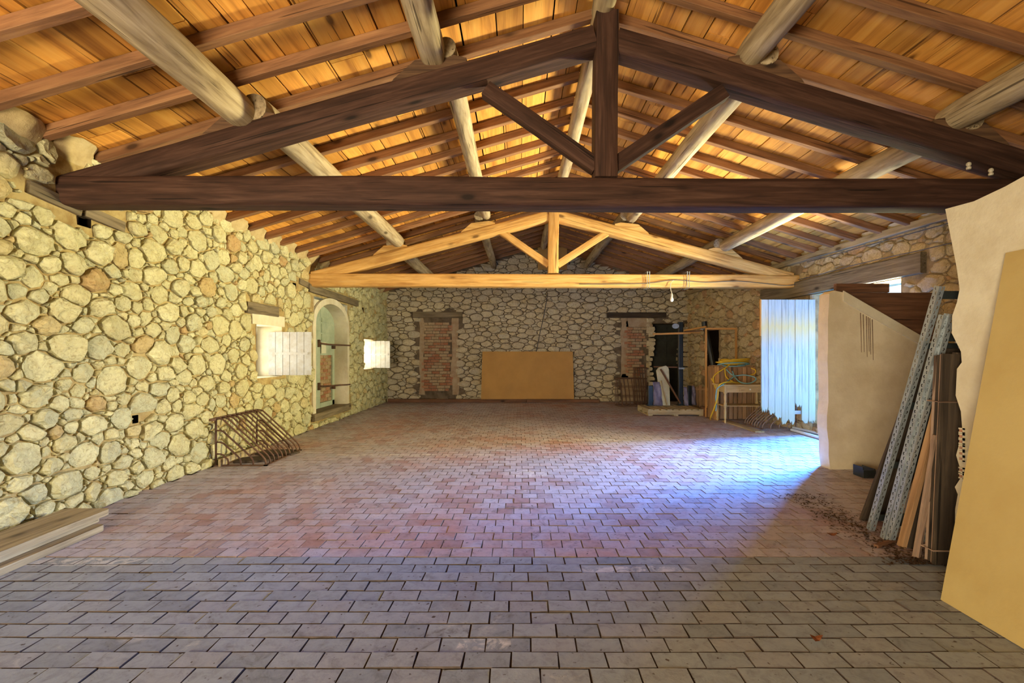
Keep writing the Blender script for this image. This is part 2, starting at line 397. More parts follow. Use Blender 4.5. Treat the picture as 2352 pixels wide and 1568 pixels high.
def rubble(s0, s1, z0, z1, radii, aspect, seed, rects, top, tight=.78, warp=.05):
    rr = random.Random(seed); pts = []
    cell = max(r for r, _ in radii) * 2; grid = {}
    a0, a1 = s0 / aspect, s1 / aspect
    def keep(s, z): return z < top(s) and not any(q[0] < s < q[1] and q[2] < z < q[3] for q in rects)
    def near(x, y, k):
        gx, gy = int(x // cell), int(y // cell)
        for i in range(gx-k, gx+k+1):
            for j in range(gy-k, gy+k+1):
                for p in grid.get((i, j), ()): yield p
    A = (a1 - a0) * (z1 - z0)
    for r, dens in radii:
        for _ in range(int(A / (r * r) * dens)):
            x = rr.uniform(a0, a1); y = rr.uniform(z0, z1); q = r * rr.uniform(.86, 1.14)
            if not keep(x * aspect, y): continue
            if all((x-p[0])**2 + (y-p[1])**2 > (tight * (q + p[2]))**2 for p in near(x, y, 1)):
                p = (x, y, q); pts.append(p); grid.setdefault((int(x // cell), int(y // cell)), []).append(p)
    out = []
    for p in pts:
        x, y, q = p; s = q * 1.9
        poly = [(x-s, y-s), (x+s, y-s), (x+s, y+s), (x-s, y+s)]
        for o in near(x, y, 1):
            if o is p: continue
            dx, dy = o[0]-x, o[1]-y; D2 = dx*dx + dy*dy; L = math.sqrt(D2)
            d = (D2 + q*q - o[2]*o[2]) / (2 * L)
            poly = clip(poly, dx/L, dy/L, d + (x*dx + y*dy)/L)
            if len(poly) < 3: break
        if len(poly) < 3: continue
        def wz(a, b):
            return (a * aspect + warp * noise.noise(Vector((a*2.6, b*3.0, seed))) + warp*.5*noise.noise(Vector((a*7, b*7, seed+5))),
                    b + warp * .8 * noise.noise(Vector((a*2.6, b*3.0, seed + 9))) + warp*.4*noise.noise(Vector((a*7, b*7, seed+7))))
        P = []
        for i in range(len(poly)):
            a = poly[i]; b = poly[(i+1) % len(poly)]; k = 2 if math.hypot(a[0]-b[0], a[1]-b[1]) > q * .7 else 1
            P += [wz(a[0] + (b[0]-a[0])*t/k, a[1] + (b[1]-a[1])*t/k) for t in range(k)]
        c = (sum(a for a, b in P)/len(P), sum(b for a, b in P)/len(P))
        P = clip_out(P, c, rects, z0 - .02, top(c[0]) + .05)
        if len(P) > 2: out.append(((c[0], c[1], q), P))
    return out
def stone_shape(c, poly, rr, gap, bulge):
    P = []
    for a in poly:
        if not P or math.hypot(a[0]-P[-1][0], a[1]-P[-1][1]) > .012: P.append(a)
    if len(P) > 3 and math.hypot(P[0][0]-P[-1][0], P[0][1]-P[-1][1]) < .012: P.pop()
    if len(P) < 3: return None
    cx = sum(a for a, b in P)/len(P); cy = sum(b for a, b in P)/len(P)
    size = max(math.hypot(a-cx, b-cy) for a, b in P)
    if size < .022: return None
    g = gap * rr.uniform(.5, 2.2)
    C = []
    n = len(P)
    for i in range(n):                                           # cut the corners unevenly, keep some of them sharp
        a, b, d = P[i-1], P[i], P[(i+1) % n]
        ang = abs((b[0]-a[0])*(d[1]-b[1]) - (b[1]-a[1])*(d[0]-b[0])) / max(1e-9, math.hypot(b[0]-a[0], b[1]-a[1]) * math.hypot(d[0]-b[0], d[1]-b[1]))
        if ang > .45 and rr.random() < .6:
            t = rr.uniform(.12, .34)
            C += [(b[0] + (a[0]-b[0])*t, b[1] + (a[1]-b[1])*t), (b[0] + (d[0]-b[0])*t, b[1] + (d[1]-b[1])*t)]
        else: C.append(b)
    C2 = []
    for a, b in C:
        d = math.hypot(a-cx, b-cy); k = max(.4, (d - g) / d) * (1 + rr.uniform(-.11, .05)); C2.append((cx + (a-cx)*k, cy + (b-cy)*k))
    C = C2; n = len(C); H = bulge * rr.uniform(.45, 1.3) * (.55 + .45 * min(1.5, size / .10))
    tx, ty = rr.uniform(-.22, .22), rr.uniform(-.25, .2)
    ox, oy = rr.uniform(-.25, .25)*size, rr.uniform(-.2, .3)*size
    vs = []; so = rr.uniform(0, 90)
    def rough(x, y): return noise.noise(Vector((x*16 + so, y*16, so)))
    for k, hh, mv in ((1.0, -.035, 0), (.95, H*.60, .2), (.68, H*.98, .7)):
        for a, b in C:
            kk = k * (1 + (rr.uniform(-.10, .10) if mv > .5 else 0))
            x = cx + (a-cx)*kk + ox*mv*.35; y = cy + (b-cy)*kk + oy*mv*.35
            h = hh if hh < 0 else hh + H * .38 * rough(x, y) + ((a-cx)*tx + (b-cy)*ty) * mv
            vs.append((x, y, h))
    vs.append((cx + ox*.4, cy + oy*.4, H * rr.uniform(.85, 1.2)))
    fs = []
    for k in range(2):
        for i in range(n): fs.append((k*n+i, k*n+(i+1)%n, (k+1)*n+(i+1)%n, (k+1)*n+i))
    for i in range(n): fs.append((2*n+i, 2*n+(i+1)%n, 3*n))
    return vs, fs, size
def lay_stones(wall, stones, mapf, mat, score, seed, gap, bulge, limit=285, flip=False):
    rr = random.Random(seed); made = []
    for c, poly in stones:
        r = stone_shape(c, poly, rr, gap, bulge)
        if r: made.append((score(c[0], c[1]) * r[2]**2, r))
    made.sort(key=lambda t: -t[0])
    rest = MB()
    for k, (sc_, (vs, fs, size)) in enumerate(made):
        wv = [mapf(*v) for v in vs]
        if flip: fs = [f[::-1] for f in fs]
        if k < limit and sc_ > 0:
            b = MB(); b.add(wv, fs); b.build('stone', mat, wall, smooth=False)
        else: rest.add(wv, fs)
    o = rest.build('small_stones', mat, wall); stuff(o)
def wall_base(name, s0, s1, z0, z1, openings, mapf, mat, step=.09, amp=.012, flip=False, revmat=None, smooth=True):
    # front skin with rectangular openings (s0, s1, z0, z1, depth, closed) and their reveals
    def marks(a, b, extra):
        m = sorted(set([a, b] + [round(e, 4) for e in extra if a < e < b])); out = []
        for i in range(len(m)-1):
            k = max(1, int(round((m[i+1]-m[i]) / step)))
            out += [m[i] + (m[i+1]-m[i]) * j / k for j in range(k)]
        return out + [b]
    S = marks(s0, s1, [e for o in openings for e in o[:2]]); Z = marks(z0, z1, [e for o in openings for e in o[2:4]])
    b = MB(); vs = []
    edge = set(e for o in openings for e in [round(q, 4) for q in o[:4]])
    for z in Z:
        for s in S:
            vs.append(mapf(s, z, amp * noise.noise(Vector((s*5, z*5, 3))) + amp * .6 * noise.noise(Vector((s*14, z*14, 9)))))
    n = len(S); fs = []
    for j in range(len(Z)-1):
        for i in range(n-1):
            cs = (S[i]+S[i+1])/2; cz = (Z[j]+Z[j+1])/2
            if any(o[0] < cs < o[1] and o[2] < cz < o[3] for o in openings): continue
            f = (j*n+i, j*n+i+1, (j+1)*n+i+1, (j+1)*n+i)
            fs.append(f[::-1] if flip else f)
    b.add(vs, fs)
    w = b.build(name, mat, None, smooth='all' if smooth else False, centre=False); struct(w)
    for o in openings:
        a, c, d, e, dep, closed = o
        rv = MB()
        k0 = .012
        P = [(a, d), (c, d), (c, e), (a, e)]
        vs = [mapf(x, y, k0) for x, y in P] + [mapf(x, y, -dep) for x, y in P]
        fs = [(0,1,5,4),(1,2,6,5),(2,3,7,6),(3,0,4,7)] + ([(4,5,6,7)] if closed else [])
        rv.add(vs, fs); rv.build('reveal', (M['roof_and_hole_dark'] if closed == 2 else revmat), w)  # closed holes and niche: near-black lining paints in the shade inside
    return w

# left wall ------------------------------------------------------
mapL = lambda s, z, n: Vector((XL + n, s, z))
WIN1 = (6.65, 7.36, 1.03, 1.83); WIN2 = (11.26, 11.98, 1.00, 1.75); ARCH = (8.56, 10.13, .27, 2.42)
HOLES = [(3.96, 4.08, 2.52, 2.63), (7.74, 7.83, 2.50, 2.60), (11.12, 11.23, 2.41, 2.52), (4.52, 4.585, .70, .78)]
opL = [WIN1 + (.50, 0), WIN2 + (.50, 0), (ARCH[0]-.04, ARCH[1]+.04, ARCH[2]-.04, ARCH[3]+.05, .30, 0)] + [h + (.22, 2) for h in HOLES]
wall_left = wall_base('wall_left', YB, YF + .1, -.05, 3.25, opL, mapL, M['mortar_left'], revmat=M['plaster_pale'], flip=False)
tag(wall_left, 'cream rubble stone wall with small shuttered windows and an arched door')
rectL = [(w[0]-.03, w[1]+.03, w[2]-.03, w[3]+.03) for w in (WIN1, WIN2)] + [(6.50, 7.44, 1.8, 2.0), (6.36, 7.22, 1.96, 2.14), (8.22, 10.78, 2.50, 2.68),
         (ARCH[0]-.12, ARCH[1]+.10, .10, ARCH[3]+.08)] + [(h[0]-.015, h[1]+.015, h[2]-.015, h[3]+.015) for h in HOLES] + [(t-.13, t+.13, 2.60, 3.3) for t in (3.90, 8.43)] \
         + [(3.5, 4.45, 2.58, 2.76), (7.9, 8.65, 2.58, 2.72)]
stL = rubble(2.3, YF, 0.0, 3.2, [(.125, .5), (.098, 1.8), (.075, 4.5), (.056, 12), (.041, 24), (.029, 20)], 1.25, 11, rectL, lambda s: 3.10)
lay_stones(wall_left, stL, mapL, M['stone_left'], lambda s, z: (1 / s**3 if s > 3.35 else 0), 5, .004, .050)

# plaster over the window heads, the arch surround, timber lintels
p = MB(); p.box((XL-.02, 6.52, 1.825), (XL+.028, 7.42, 1.99), 1); p.build('plaster_patch', M['plaster_pale'], wall_left)
p = MB(); p.beam((XL+.005, 6.38, 2.05), (XL+.005, 7.2, 2.05), .09, .16, n=4, rnd=.1, wob=.006); p.build('lintel', M['lintel'], wall_left)
p = MB(); p.beam((XL+.01, 8.25, 2.60), (XL+.01, 10.75, 2.57), .10, .14, n=6, rnd=.1, wob=.008); p.build('lintel', M['lintel'], wall_left)
for (y0, y1, z0, z1) in ((3.55, 3.98, 2.70, 2.65), (4.02, 4.42, 2.66, 2.62), (7.95, 8.6, 2.66, 2.62)):
    p = MB(); p.beam((XL-.012, y0, z0), (XL-.012, y1, z1), .085, .10, n=3, rnd=.05, wob=.004); p.build('wall_pad', M['lintel'], wall_left)
p = MB(); sp = 1.98; yc = (ARCH[0] + ARCH[1]) / 2; hw = (ARCH[1] - ARCH[0]) / 2; rise = ARCH[3] - sp - .02
arc = [(yc + hw * math.cos(math.pi * k / 16), sp + rise * math.sin(math.pi * k / 16)) for k in range(17)]    # far to near
# plaster ring round the arch: quads between the arch line and an outer line
outer = []
for k in range(17):
    a = math.pi * k / 16; outer.append((yc + (hw + .12) * math.cos(a), min(sp + (rise + .10) * math.sin(a) + .02, 2.56)))
inn = [(ARCH[1], ARCH[2])] + arc + [(ARCH[0], ARCH[2])]
out = [(ARCH[1] + .10, ARCH[2])] + outer + [(ARCH[0] - .12, ARCH[2])]
vs = [mapL(a, b, .032) for a, b in inn] + [mapL(a, b, .030) for a, b in out] + [mapL(a, b, -.30) for a, b in inn] + [mapL(a, b, -.01) for a, b in out]
K = len(inn); fs = []
for i in range(K-1):
    fs += [(i, i+1, K+i+1, K+i), (2*K+i, 2*K+i+1, i+1, i), (K+i, K+i+1, 3*K+i+1, 3*K+i)]
p.add(vs, fs); p.build('arch_surround', M['plaster_pale'], wall_left)
# corner fill above the arch inside the square opening
p = MB()
vs = [mapL(a, b, -.02) for a, b in arc] + [mapL(a, ARCH[3] + .01, -.02) for a, b in arc]
p.add(vs, [(i, i+1, 17+i+1, 17+i) for i in range(16)]); p.build('spandrel', M['plaster_pale'], wall_left)

# arched green door ------------------------------------------------
def arch_z(y, dep=0): 
    t = max(-1, min(1, (y - yc) / hw)); return sp + rise * math.sqrt(max(0, 1 - t*t))
XD = XL - .26
d3 = empty('door_3', (XD, yc, ARCH[2])); d3['kind'] = 'structure'; d3['label'] = 'pale green arched double door set deep in the stone wall'
mapD = lambda a, b, d: Vector((XD + d, a, b))
ymid = 8.98 + .42
def leaf(y0, y1, zlow, name, mat, d0, d1):
    n = 10; poly = [(y0, zlow), (y1, zlow)] + [(y1 + (y0-y1)*k/n, arch_z(y1 + (y0-y1)*k/n) + .02) for k in range(n+1)]
    p = MB(); p.prism(poly, mapD, d0, d1, 1); return p.build(name, mat, d3)
leaf(ARCH[0]-.02, ymid-.006, ARCH[2], 'door_leaf', M['green_paint'], -.04, 0)
leaf(ymid+.006, ARCH[1]+.02, 1.36, 'door_leaf', M['green_paint'], -.04, 0)
for k in range(9):                                               # horizontal boards of the near leaf
    z0 = ARCH[2] + .01 + k * .225; z1 = z0 + .216
    if z1 < sp + .1:
        p = MB(); p.box((XD, ARCH[0]+.01, z0), (XD+.014, ymid-.03, z1), 1); p.build('board', M['green_paint'], d3)
for (z0, z1) in ((1.40, 1.62), (1.66, 1.80), (1.83, 2.02), (2.05, 2.14)):
    y1 = ARCH[1]-.10 if z1 < 1.9 else ARCH[1]-.32
    p = MB(); p.box((XD, ymid+.05, z0), (XD+.016, y1, z1), 1); p.build('door_panel', M['green_paint'], d3)
p = MB(); p.box((XD-.04, ARCH[1]-.11, ARCH[2]), (XD, ARCH[1]+.02, 1.37), 2); p.build('stile', M['green_paint'], d3)
p = MB(); p.box((XD-.04, ymid+.006, ARCH[2]), (XD, ARCH[1], ARCH[2]+.10), 1); p.build('bottom_rail', M['green_paint'], d3)
# brickwork seen where the lower panels are gone
p = MB(); p.box((XD-.10, ymid-.02, ARCH[2]), (XD-.05, ARCH[1]+.02, 1.40), 1); brk = p.build('brick_backing', M['mortar_left'], d3)
z = ARCH[2] + .11; row = 0
while z < 1.33:
    y = ymid + .01 - (.11 if row % 2 else 0)
    while y < ARCH[1] - .12:
        a, b = max(y, ymid + .01), min(y + .205, ARCH[1] - .115)
        if b - a > .04:
            p = MB(); p.box((XD-.055, a, z), (XD-.03 + U(0, .008), b, z + .062), 1); p.build('brick', M['brick'], d3)
        y += .22
    z += .077; row += 1
for zb in (1.585, .71):                                          # iron bars with latch plates
    p = MB(); p.tube([(XD+.06, 9.28, zb + .02), (XD+.10, 9.6, zb), (XD+.20, 9.95, zb-.005), (XL+.03, 10.12, zb-.01), (XL+.05, 10.24, zb-.01)], .016, 8); bar = p.build('iron_bar', M['rust'], d3, smooth=True)
    p = MB(); p.box((XD+.015, 9.24, zb-.06), (XD+.06, 9.29, zb+.09), 2); p.build('latch', M['rust'], d3)
    p = MB(); p.box((XD+.015, 9.93, zb-.09), (XD+.09, 9.97, zb-.02), 2); p.build('staple', M['rust'], d3)
p = MB(); p.box((XD+.018, ymid+.012, 1.40), (XD+.021, ymid+.24, 1.63), 2); tag(p.build('notice', M['paper'], d3), 'blank cream paper notice')
p = MB(); p.beam((XL-.11, 8.42, .20), (XL-.11, 10.22, .20), .36, .14, n=4, rnd=.06, wob=.004); p.build('sill', M['lintel'], d3)

# windows with their inward-opened shutters -----------------------------
def window(num, w, hinge_y, xs0, xs1, zs0, zs1, label, nplanks):
    XO = XL - .44
    e = empty(f'window_{num}', (XO, (w[0]+w[1])/2, w[2])); e['kind'] = 'structure'; e['label'] = label
    for nm, a, b, ax in (('frame_rail', (XO, w[0], w[2]), (XO+.05, w[1], w[2]+.05), 1), ('frame_rail', (XO, w[0], w[3]-.05), (XO+.05, w[1], w[3]), 1),
                         ('frame_stile', (XO, w[0], w[2]+.05), (XO+.05, w[0]+.05, w[3]-.05), 2), ('frame_stile', (XO, w[1]-.05, w[2]+.05), (XO+.05, w[1], w[3]-.05), 2)):
        p = MB(); p.box(a, b, ax); p.build(nm, M['white_paint'], e)
    s = empty('shutter', (xs0, hinge_y, zs0)); s.parent = e; s.location = Vector((xs0, hinge_y, zs0)) - ORG[e.name]; 
    s['label'] = 'white painted plank shutter folded inward'
    dx = (xs1 - xs0) / nplanks
    for k in range(nplanks):
        p = MB(); p.box((xs0 + dx*k + .003, hinge_y - .011 + U(-.002, .002), zs0 + U(0, .006)), (xs0 + dx*(k+1) - .003, hinge_y + .011, zs1 - U(0, .006)), 2)
        p.build('plank', M['white_paint'], s)
    p = MB(); p.box((xs0, hinge_y - .019, (zs0+zs1)/2 - .02), (xs1 - .05, hinge_y - .012, (zs0+zs1)/2 + .02), 0); p.build('strap_hinge', M['white_paint'], s)
    for zz in (zs0 + .09, zs1 - .13):
        p = MB(); p.box((xs0, hinge_y + .011, zz), (xs1, hinge_y + .03, zz + .06), 0); p.build('batten', M['white_paint'], s)
    return e
window(1, WIN1, 7.33, -4.03, -3.345, 1.045, 1.745, 'small deep window nearer the iron hay rack, white shutter swung open', 6)
window(2, WIN2, 11.93, -3.99, -3.38, 1.015, 1.725, 'small deep window near the far corner, white shutter swung open', 5)

# back wall -------------------------------------------------------
mapB = lambda s, z, n: Vector((s, YF - n, z))
HOLE = (3.80, 4.86, -.05, 2.26)
XRC = XRW(YF)
wall_back = wall_base('wall_back', XL - .05, XRC + .1, -.05, 4.75, [HOLE + (.45, 0)], mapB, M['mortar_back'], flip=True, revmat=M['mortar_back'])
tag(wall_back, 'brown rubble stone gable wall with two bricked-up doorways')
BL = (-2.86, -1.85, .16, 2.38); BR = (3.02, 3.80, .10, 2.30)
rectB = [(BL[0]+.02, BL[1]+.02, .1, 2.42), (BR[0]-.06, BR[1]-.12, -.1, 2.42), (HOLE[0], HOLE[1]+.02, -.1, HOLE[3]), (-3.06, -1.64, 2.43, 2.59), (2.55, 4.25, 2.425, 2.575)]
stB = rubble(XL + .03, XRC - .02, 0.02, 4.5, [(.10, 1.0), (.078, 5), (.056, 14), (.040, 22), (.028, 16)], 1.9, 23, rectB, lambda x: zroof(x) - .12, warp=.03)
lay_stones(wall_back, stB, mapB, M['stone_back'], lambda s, z: 1.0, 6, .004, .036, flip=True)
for (x0, x1, zz, dz) in ((-3.06, -1.64, 2.51, .16), (2.55, 4.25, 2.50, .15)):
    p = MB(); p.beam((x0, YF - .005, zz), (x1, YF - .005, zz), .11, dz, n=5, rnd=.08, wob=.006); p.build('lintel', M['dark_board'] if x0 > 0 else M['lintel'], wall_back)
def bricks(x0, x1, z0, z1, seed, jag):
    rr = random.Random(seed); z = z0; row = 0
    while z < z1 - .05:
        a = x0 - (.11 if row % 2 else 0) + rr.uniform(-jag, jag) * .3
        while a < x1 - .02:
            w = .21 * rr.uniform(.85, 1.1); q0, q1 = max(a, x0 - rr.uniform(0, jag)), min(a + w, x1 + rr.uniform(-jag, jag*.4))
            if q1 - q0 > .06:
                p = MB(); p.box((q0, YF - .018 - rr.uniform(0, .014), z), (q1, YF + .03, z + .068), 0); p.build('brick', M['brick'], wall_back)
            a += w + .014
        z += .083; row += 1
bricks(BL[0] + .12, BL[1] - .10, BL[2] + .15, BL[3] - .03, 3, .10)
bricks(BR[0] + .10, BR[1] - .16, .75, 2.15, 4, .14)
for (x0, x1, z0, z1, sd) in ((BL[0]-.02, BL[0]+.12, .2, 2.42, 1), (BL[1]-.10, BL[1]+.10, .2, 2.42, 2), (BR[0]-.06, BR[0]+.12, .7, 2.42, 3), (BR[0]+.1, 3.85, 2.16, 2.42, 4), (BR[0]-.06, BR[1]-.08, .02, .80, 5)):
    rr = random.Random(sd); n = 9; poly = []
    for k in range(n): poly.append((x0 + rr.uniform(-.03, .03), z0 + (z1-z0)*k/(n-1)))
    for k in range(n): poly.append((x1 + rr.uniform(-.03, .03), z1 + (z0-z1)*k/(n-1)))
    p = MB(); p.prism(poly, lambda a, b, d: Vector((a, YF + d, b)), -.014, .02); p.build('plaster_patch', M['render_brown'], wall_back)
# ragged stones at the sides of the broken-through opening
rr = random.Random(9); z = .05
while z < 2.1:
    for sx, base in ((1, HOLE[0]), (-1, HOLE[1])):
        reach = (.03 + .12 * abs(math.sin(z * 2.1 + sx))) * (1 if sx > 0 else 1.5)
        h = rr.uniform(.10, .17)
        poly = [(base - sx*.05, z), (base + sx*reach*rr.uniform(.6,1), z + .01), (base + sx*reach, z + h*.5), (base + sx*reach*rr.uniform(.6,1), z + h*.95), (base - sx*.05, z + h)]
        p = MB(); p.prism(poly, lambda a, b, d: Vector((a, YF + d, b)), -.06 * rr.uniform(.5, 1), .25); p.build('stone', M['stone_back'], wall_back)
    z += .14
# room behind the opening and its panelled door
bk = MB(); q0, q1 = YF + .02, YF + 1.4
bk.add([(3.45,q0,-.02),(4.98,q0,-.02),(4.98,q1,-.02),(3.45,q1,-.02),(3.45,q0,2.5),(4.98,q0,2.5),(4.98,q1,2.5),(3.45,q1,2.5)], [(0,1,2,3),(4,5,6,7),(1,2,6,5),(2,3,7,6),(3,0,4,7)])
o = bk.build('wall_passage', M['mortar_back'], None); struct(o, 'unlit passage behind the broken-through opening')
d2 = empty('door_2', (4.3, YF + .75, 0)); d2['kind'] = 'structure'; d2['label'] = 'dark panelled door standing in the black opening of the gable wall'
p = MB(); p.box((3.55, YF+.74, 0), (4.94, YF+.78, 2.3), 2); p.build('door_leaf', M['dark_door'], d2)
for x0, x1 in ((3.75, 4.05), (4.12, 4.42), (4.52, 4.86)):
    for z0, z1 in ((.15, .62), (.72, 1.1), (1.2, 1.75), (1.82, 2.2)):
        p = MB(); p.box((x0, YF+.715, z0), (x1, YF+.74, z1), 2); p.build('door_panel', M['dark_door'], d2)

# right wall ---------------------------------------------------------
mapR = lambda s, z, n: Vector((XRW(s) - n, s, z))
DOOR = (6.20, 7.92, .18, 2.42); NICHE = (11.35, 12.05, .5, 2.02)
wall_right = wall_base('wall_right', YB, YF + .1, -.05, 3.35, [DOOR + (.5, 0), NICHE + (.35, 2)], mapR, M['mortar_right'], flip=True, revmat=M['mortar_right'])
tag(wall_right, 'ochre rubble stone wall with a wide daylit doorway under a timber lintel')
rectR = [(DOOR[0], DOOR[1]+.02, .12, DOOR[3]), (NICHE[0], NICHE[1], NICHE[2], NICHE[3]), (5.80, 9.44, 2.42, 2.71), (8.30, 8.56, 2.6, 3.3)]
stR = rubble(3.0, YF, 0.0, 3.2, [(.12, 1.0), (.09, 5), (.065, 13), (.047, 22), (.032, 16)], 1.5, 37, rectR, lambda s: zroof(XRW(s)) - .10)
lay_stones(wall_right, stR, mapR, M['stone_right'], lambda s, z: (1 / s**3 if (s > 7.95 or z > 2.4) else .0001 / s**3), 8, .004, .045)
p = MB(); p.beam((XRW(5.84) - .01, 5.84, 2.565), (XRW(9.4) - .01, 9.4, 2.565), .16, .27, n=8, rnd=.06, wob=.006); p.build('lintel', M['lintel'], wall_right)
p = MB(); p.box((XRW(7) - .02, DOOR[0], .02), (XRW(7) + .5, DOOR[1] + .05, .185), 1); p.build('sill', M['stone_right'], wall_right)
p = MB(); p.beam((XRW(3.2) - .05, 3.2, zroof(5.2) - .10), (XRW(YF) - .05, YF, zroof(4.95) - .10), .14, .10, n=10, rnd=.1, wob=.006); p.build('wall_plate', M['plank_grey'], wall_right)

# partition with the sloping top, and the boards behind it ------------------------
rr = random.Random(2)
poly = [(3.75, 0)] ; z = 0
for k in range(1, 14): poly.append((3.72 + rr.uniform(-.012, .012) + (.02 if k > 11 else 0), 2.12 * k / 13))
poly += [(3.80, 2.155), (3.92, 2.13)]
for k in range(1, 9): poly.append((3.92 + (5.22 - 3.92) * k / 8, 2.13 - (2.13 - 1.365) * k / 8 + rr.uniform(-.012, .012)))
poly += [(5.24, 0)]
def plane_prism(poly, Y0, Y1, name, mat, parent=None):
    p = MB(); p.prism(poly[::-1], lambda a, b, d: Vector((a, d, b)), Y0, Y1); return p.build(name, mat, parent)
wp = plane_prism(poly, 5.48, 5.66, 'wall_partition', M['plaster']); struct(wp, 'stained plaster partition wall with a sloping broken top')
ledge = [(3.90, 2.15), (5.22, 1.385), (5.22, 1.275), (3.98, 1.98), (3.90, 2.03)]
plane_prism(ledge, 5.462, 5.48, 'plaster_band', M['plaster_pale'], wp)
for k in range(6):                                               # dark run-off streaks under the coping
    x = 4.12 + k * .028 + rr.uniform(-.008, .008); z1 = 1.96 - (x - 3.98) * .56; L = rr.uniform(.35, .62)
    p = MB(); p.prism([(x - .004, z1), (x + .005, z1), (x + .003 + .012, z1 - L), (x + .010, z1 - L)], lambda a, b, d: Vector((a, d, b)), 5.4785, 5.4795); p.build('run_stain', M['brown_plank'], wp)
bd = empty('boarding', (4.5, 5.8, 1.3)); tag(bd, 'reddish brown horizontal boarding above the sloping plaster partition', 'boarding')
for k in range(6):
    z0 = 1.30 + k * .143; x0 = max(3.9, 3.93 + (2.12 - z0 - .16) * 1.7)
    p = MB(); p.box((x0, 5.68 + U(0, .012), z0), (5.20, 5.72, z0 + .1425), 0); p.build('board', M['brown_plank'], bd)
p = MB(); p.beam((3.96, 5.70, 2.2145), (4.62, 5.70, 2.2145), .05, .11, rnd=.06); tag(p.build('short_board', M['brown_plank'], None), 'short brown board on edge under the doorway lintel', 'board')

# near right plaster wall with a broken end ------------------------------------------
XN = 2.80
edge = [(480, 2171), (556, 2186), (618, 2198), (664, 2204), (694, 2198), (725, 2187), (765, 2186), (807, 2207), (832, 2209), (847, 2198), (908, 2195), (945, 2207), (985, 2210), (1020, 2203), (1045, 2196), (1075, 2205), (1095, 2208), (1118, 2193), (1135, 2200), (1169, 2194), (1230, 2193)]
pts = []
for y, x in edge:
    Y = XN * FPX / (x - VPX); pts.append((Y, EYE + (VPY - y) * Y / FPX))
poly = [(YB, 0), (2.93, 0)] + pts[::-1] + [(2.80, 2.335), (2.62, 2.36), (2.4, 2.41), (2.0, 2.40), (1.2, 2.45), (0.3, 2.43), (YB, 2.45)]
p = MB(); p.prism(poly, lambda a, b, d: Vector((XN + d, a, b)), 0, .14); wn_ = p.build('wall_right_near', M['plaster_pale']); struct(wn_, 'low beige plaster wall with a ragged broken end beside the leaning stack')
def hollow(y, z, s=.05):
    # end of a hollow brick: shell with one dark cell
    p = MB(); h = s / 2; t = .009
    for a, b in (((XN - .008, y, z - h), (XN + .06, y + .035, z - h + t)), ((XN - .008, y, z + h - t), (XN + .06, y + .035, z + h)), ((XN - .008, y, z - h), (XN + .06, y + t, z + h))):
        p.box(a, b)
    p.build('hollow_brick', M['plaster_pale'], wn_)
    p = MB(); p.box((XN - .003, y + t, z - h + t), (XN + .04, y + .035, z + h - t)); p.build('brick_cell', M['hollow_brick'], wn_)
for py in (988, 1001, 1013, 1027, 1040, 1052, 1078, 1092):
    Y = XN * FPX / (2206 - VPX); hollow(Y - .030, EYE + (VPY - py) * Y / FPX, .034)

# wall behind the camera with an opening added for the fill lamp: two piers and a head
for nm, a, b in (('wall_front', (XL, YB - .3, 0), (-3.35, YB, 3.2)), ('wall_front', (-1.25, YB - .3, 0), (5.7, YB, 3.2)), ('wall_front', (XL, YB - .3, 2.45), (5.7, YB, 4.7))):
    p = MB(); p.box(a, b); struct(p.build(nm, M['mortar_right']), 'rough stone wall behind the viewpoint')
p = MB(); p.box((-40, -40, -.30), (60, 60, -.12)); struct(p.build('ground', M['ground']), 'bright sunlit yard outside')

# ---------------------------------------------------------------- floor
p = MB(); p.box((XL - .02, YB, -.10), (5.75, YF + 1.5, -.010)); floor = p.build('floor', M['floor_bed'], None); struct(floor, 'worn clay tile floor, large grey tiles in front, small red tiles beyond')
def tile_mesh(w, d, seed):
    rr = random.Random(seed); j = lambda: rr.uniform(-.0022, .0022); b = .0020
    lo = [(-w/2+j(), -d/2+j()), (w/2+j(), -d/2+j()), (w/2+j(), d/2+j()), (-w/2+j(), d/2+j())]
    vs = [(x, y, -.02) for x, y in lo] + [(x, y, -.0028) for x, y in lo] + [(x - math.copysign(b, x), y - math.copysign(b, y), rr.uniform(-.001, .001)) for x, y in lo]
    fs = [(8,9,10,11)] + [(i, (i+1)%4, (i+1)%4+4, i+4) for i in range(4)] + [(i+4, (i+1)%4+4, (i+1)%4+8, i+8) for i in range(4)]
    return vs, fs
TW, TD = .218, .1109; FW, FD = .1464, .1404; YS = 3.131
def mk_tile_datas(w, d, mat, n, s0):
    out = []
    for k in range(n):
        vs, fs = tile_mesh(w - .0042, d - .0042, s0 + k); me = bpy.data.meshes.new('tile'); me.from_pydata(vs, [], fs); me.materials.append(mat); me.materials.append(M['floor_bed']); me.polygons.foreach_set('material_index', [0] + [1] * 8); out.append((me, vs, fs))
    return out
nearT = mk_tile_datas(TW, TD, M['tile_near'], 8, 100); farT = mk_tile_datas(FW, FD, M['tile_far'], 8, 200)
rr = random.Random(77); n_t = 0
rest_n, rest_f = MB(), MB()
def put_tile(dat, rest, x, y, z, single):
    me, vs, fs = rr.choice(dat); ax, ay = rr.uniform(-.012, .012), rr.uniform(-.012, .012)
    if single:
        o = bpy.data.objects.new('tile', me); COL.objects.link(o); o.parent = floor; o.location = Vector((x, y, z)) - ORG[floor.name]; o.rotation_euler = (ax, ay * .6, rr.uniform(-.006, .006))
    else:
        rest.add([(x + v[0], y + v[1], z + v[2] + ax * v[1] - ay * .6 * v[0]) for v in vs], fs)
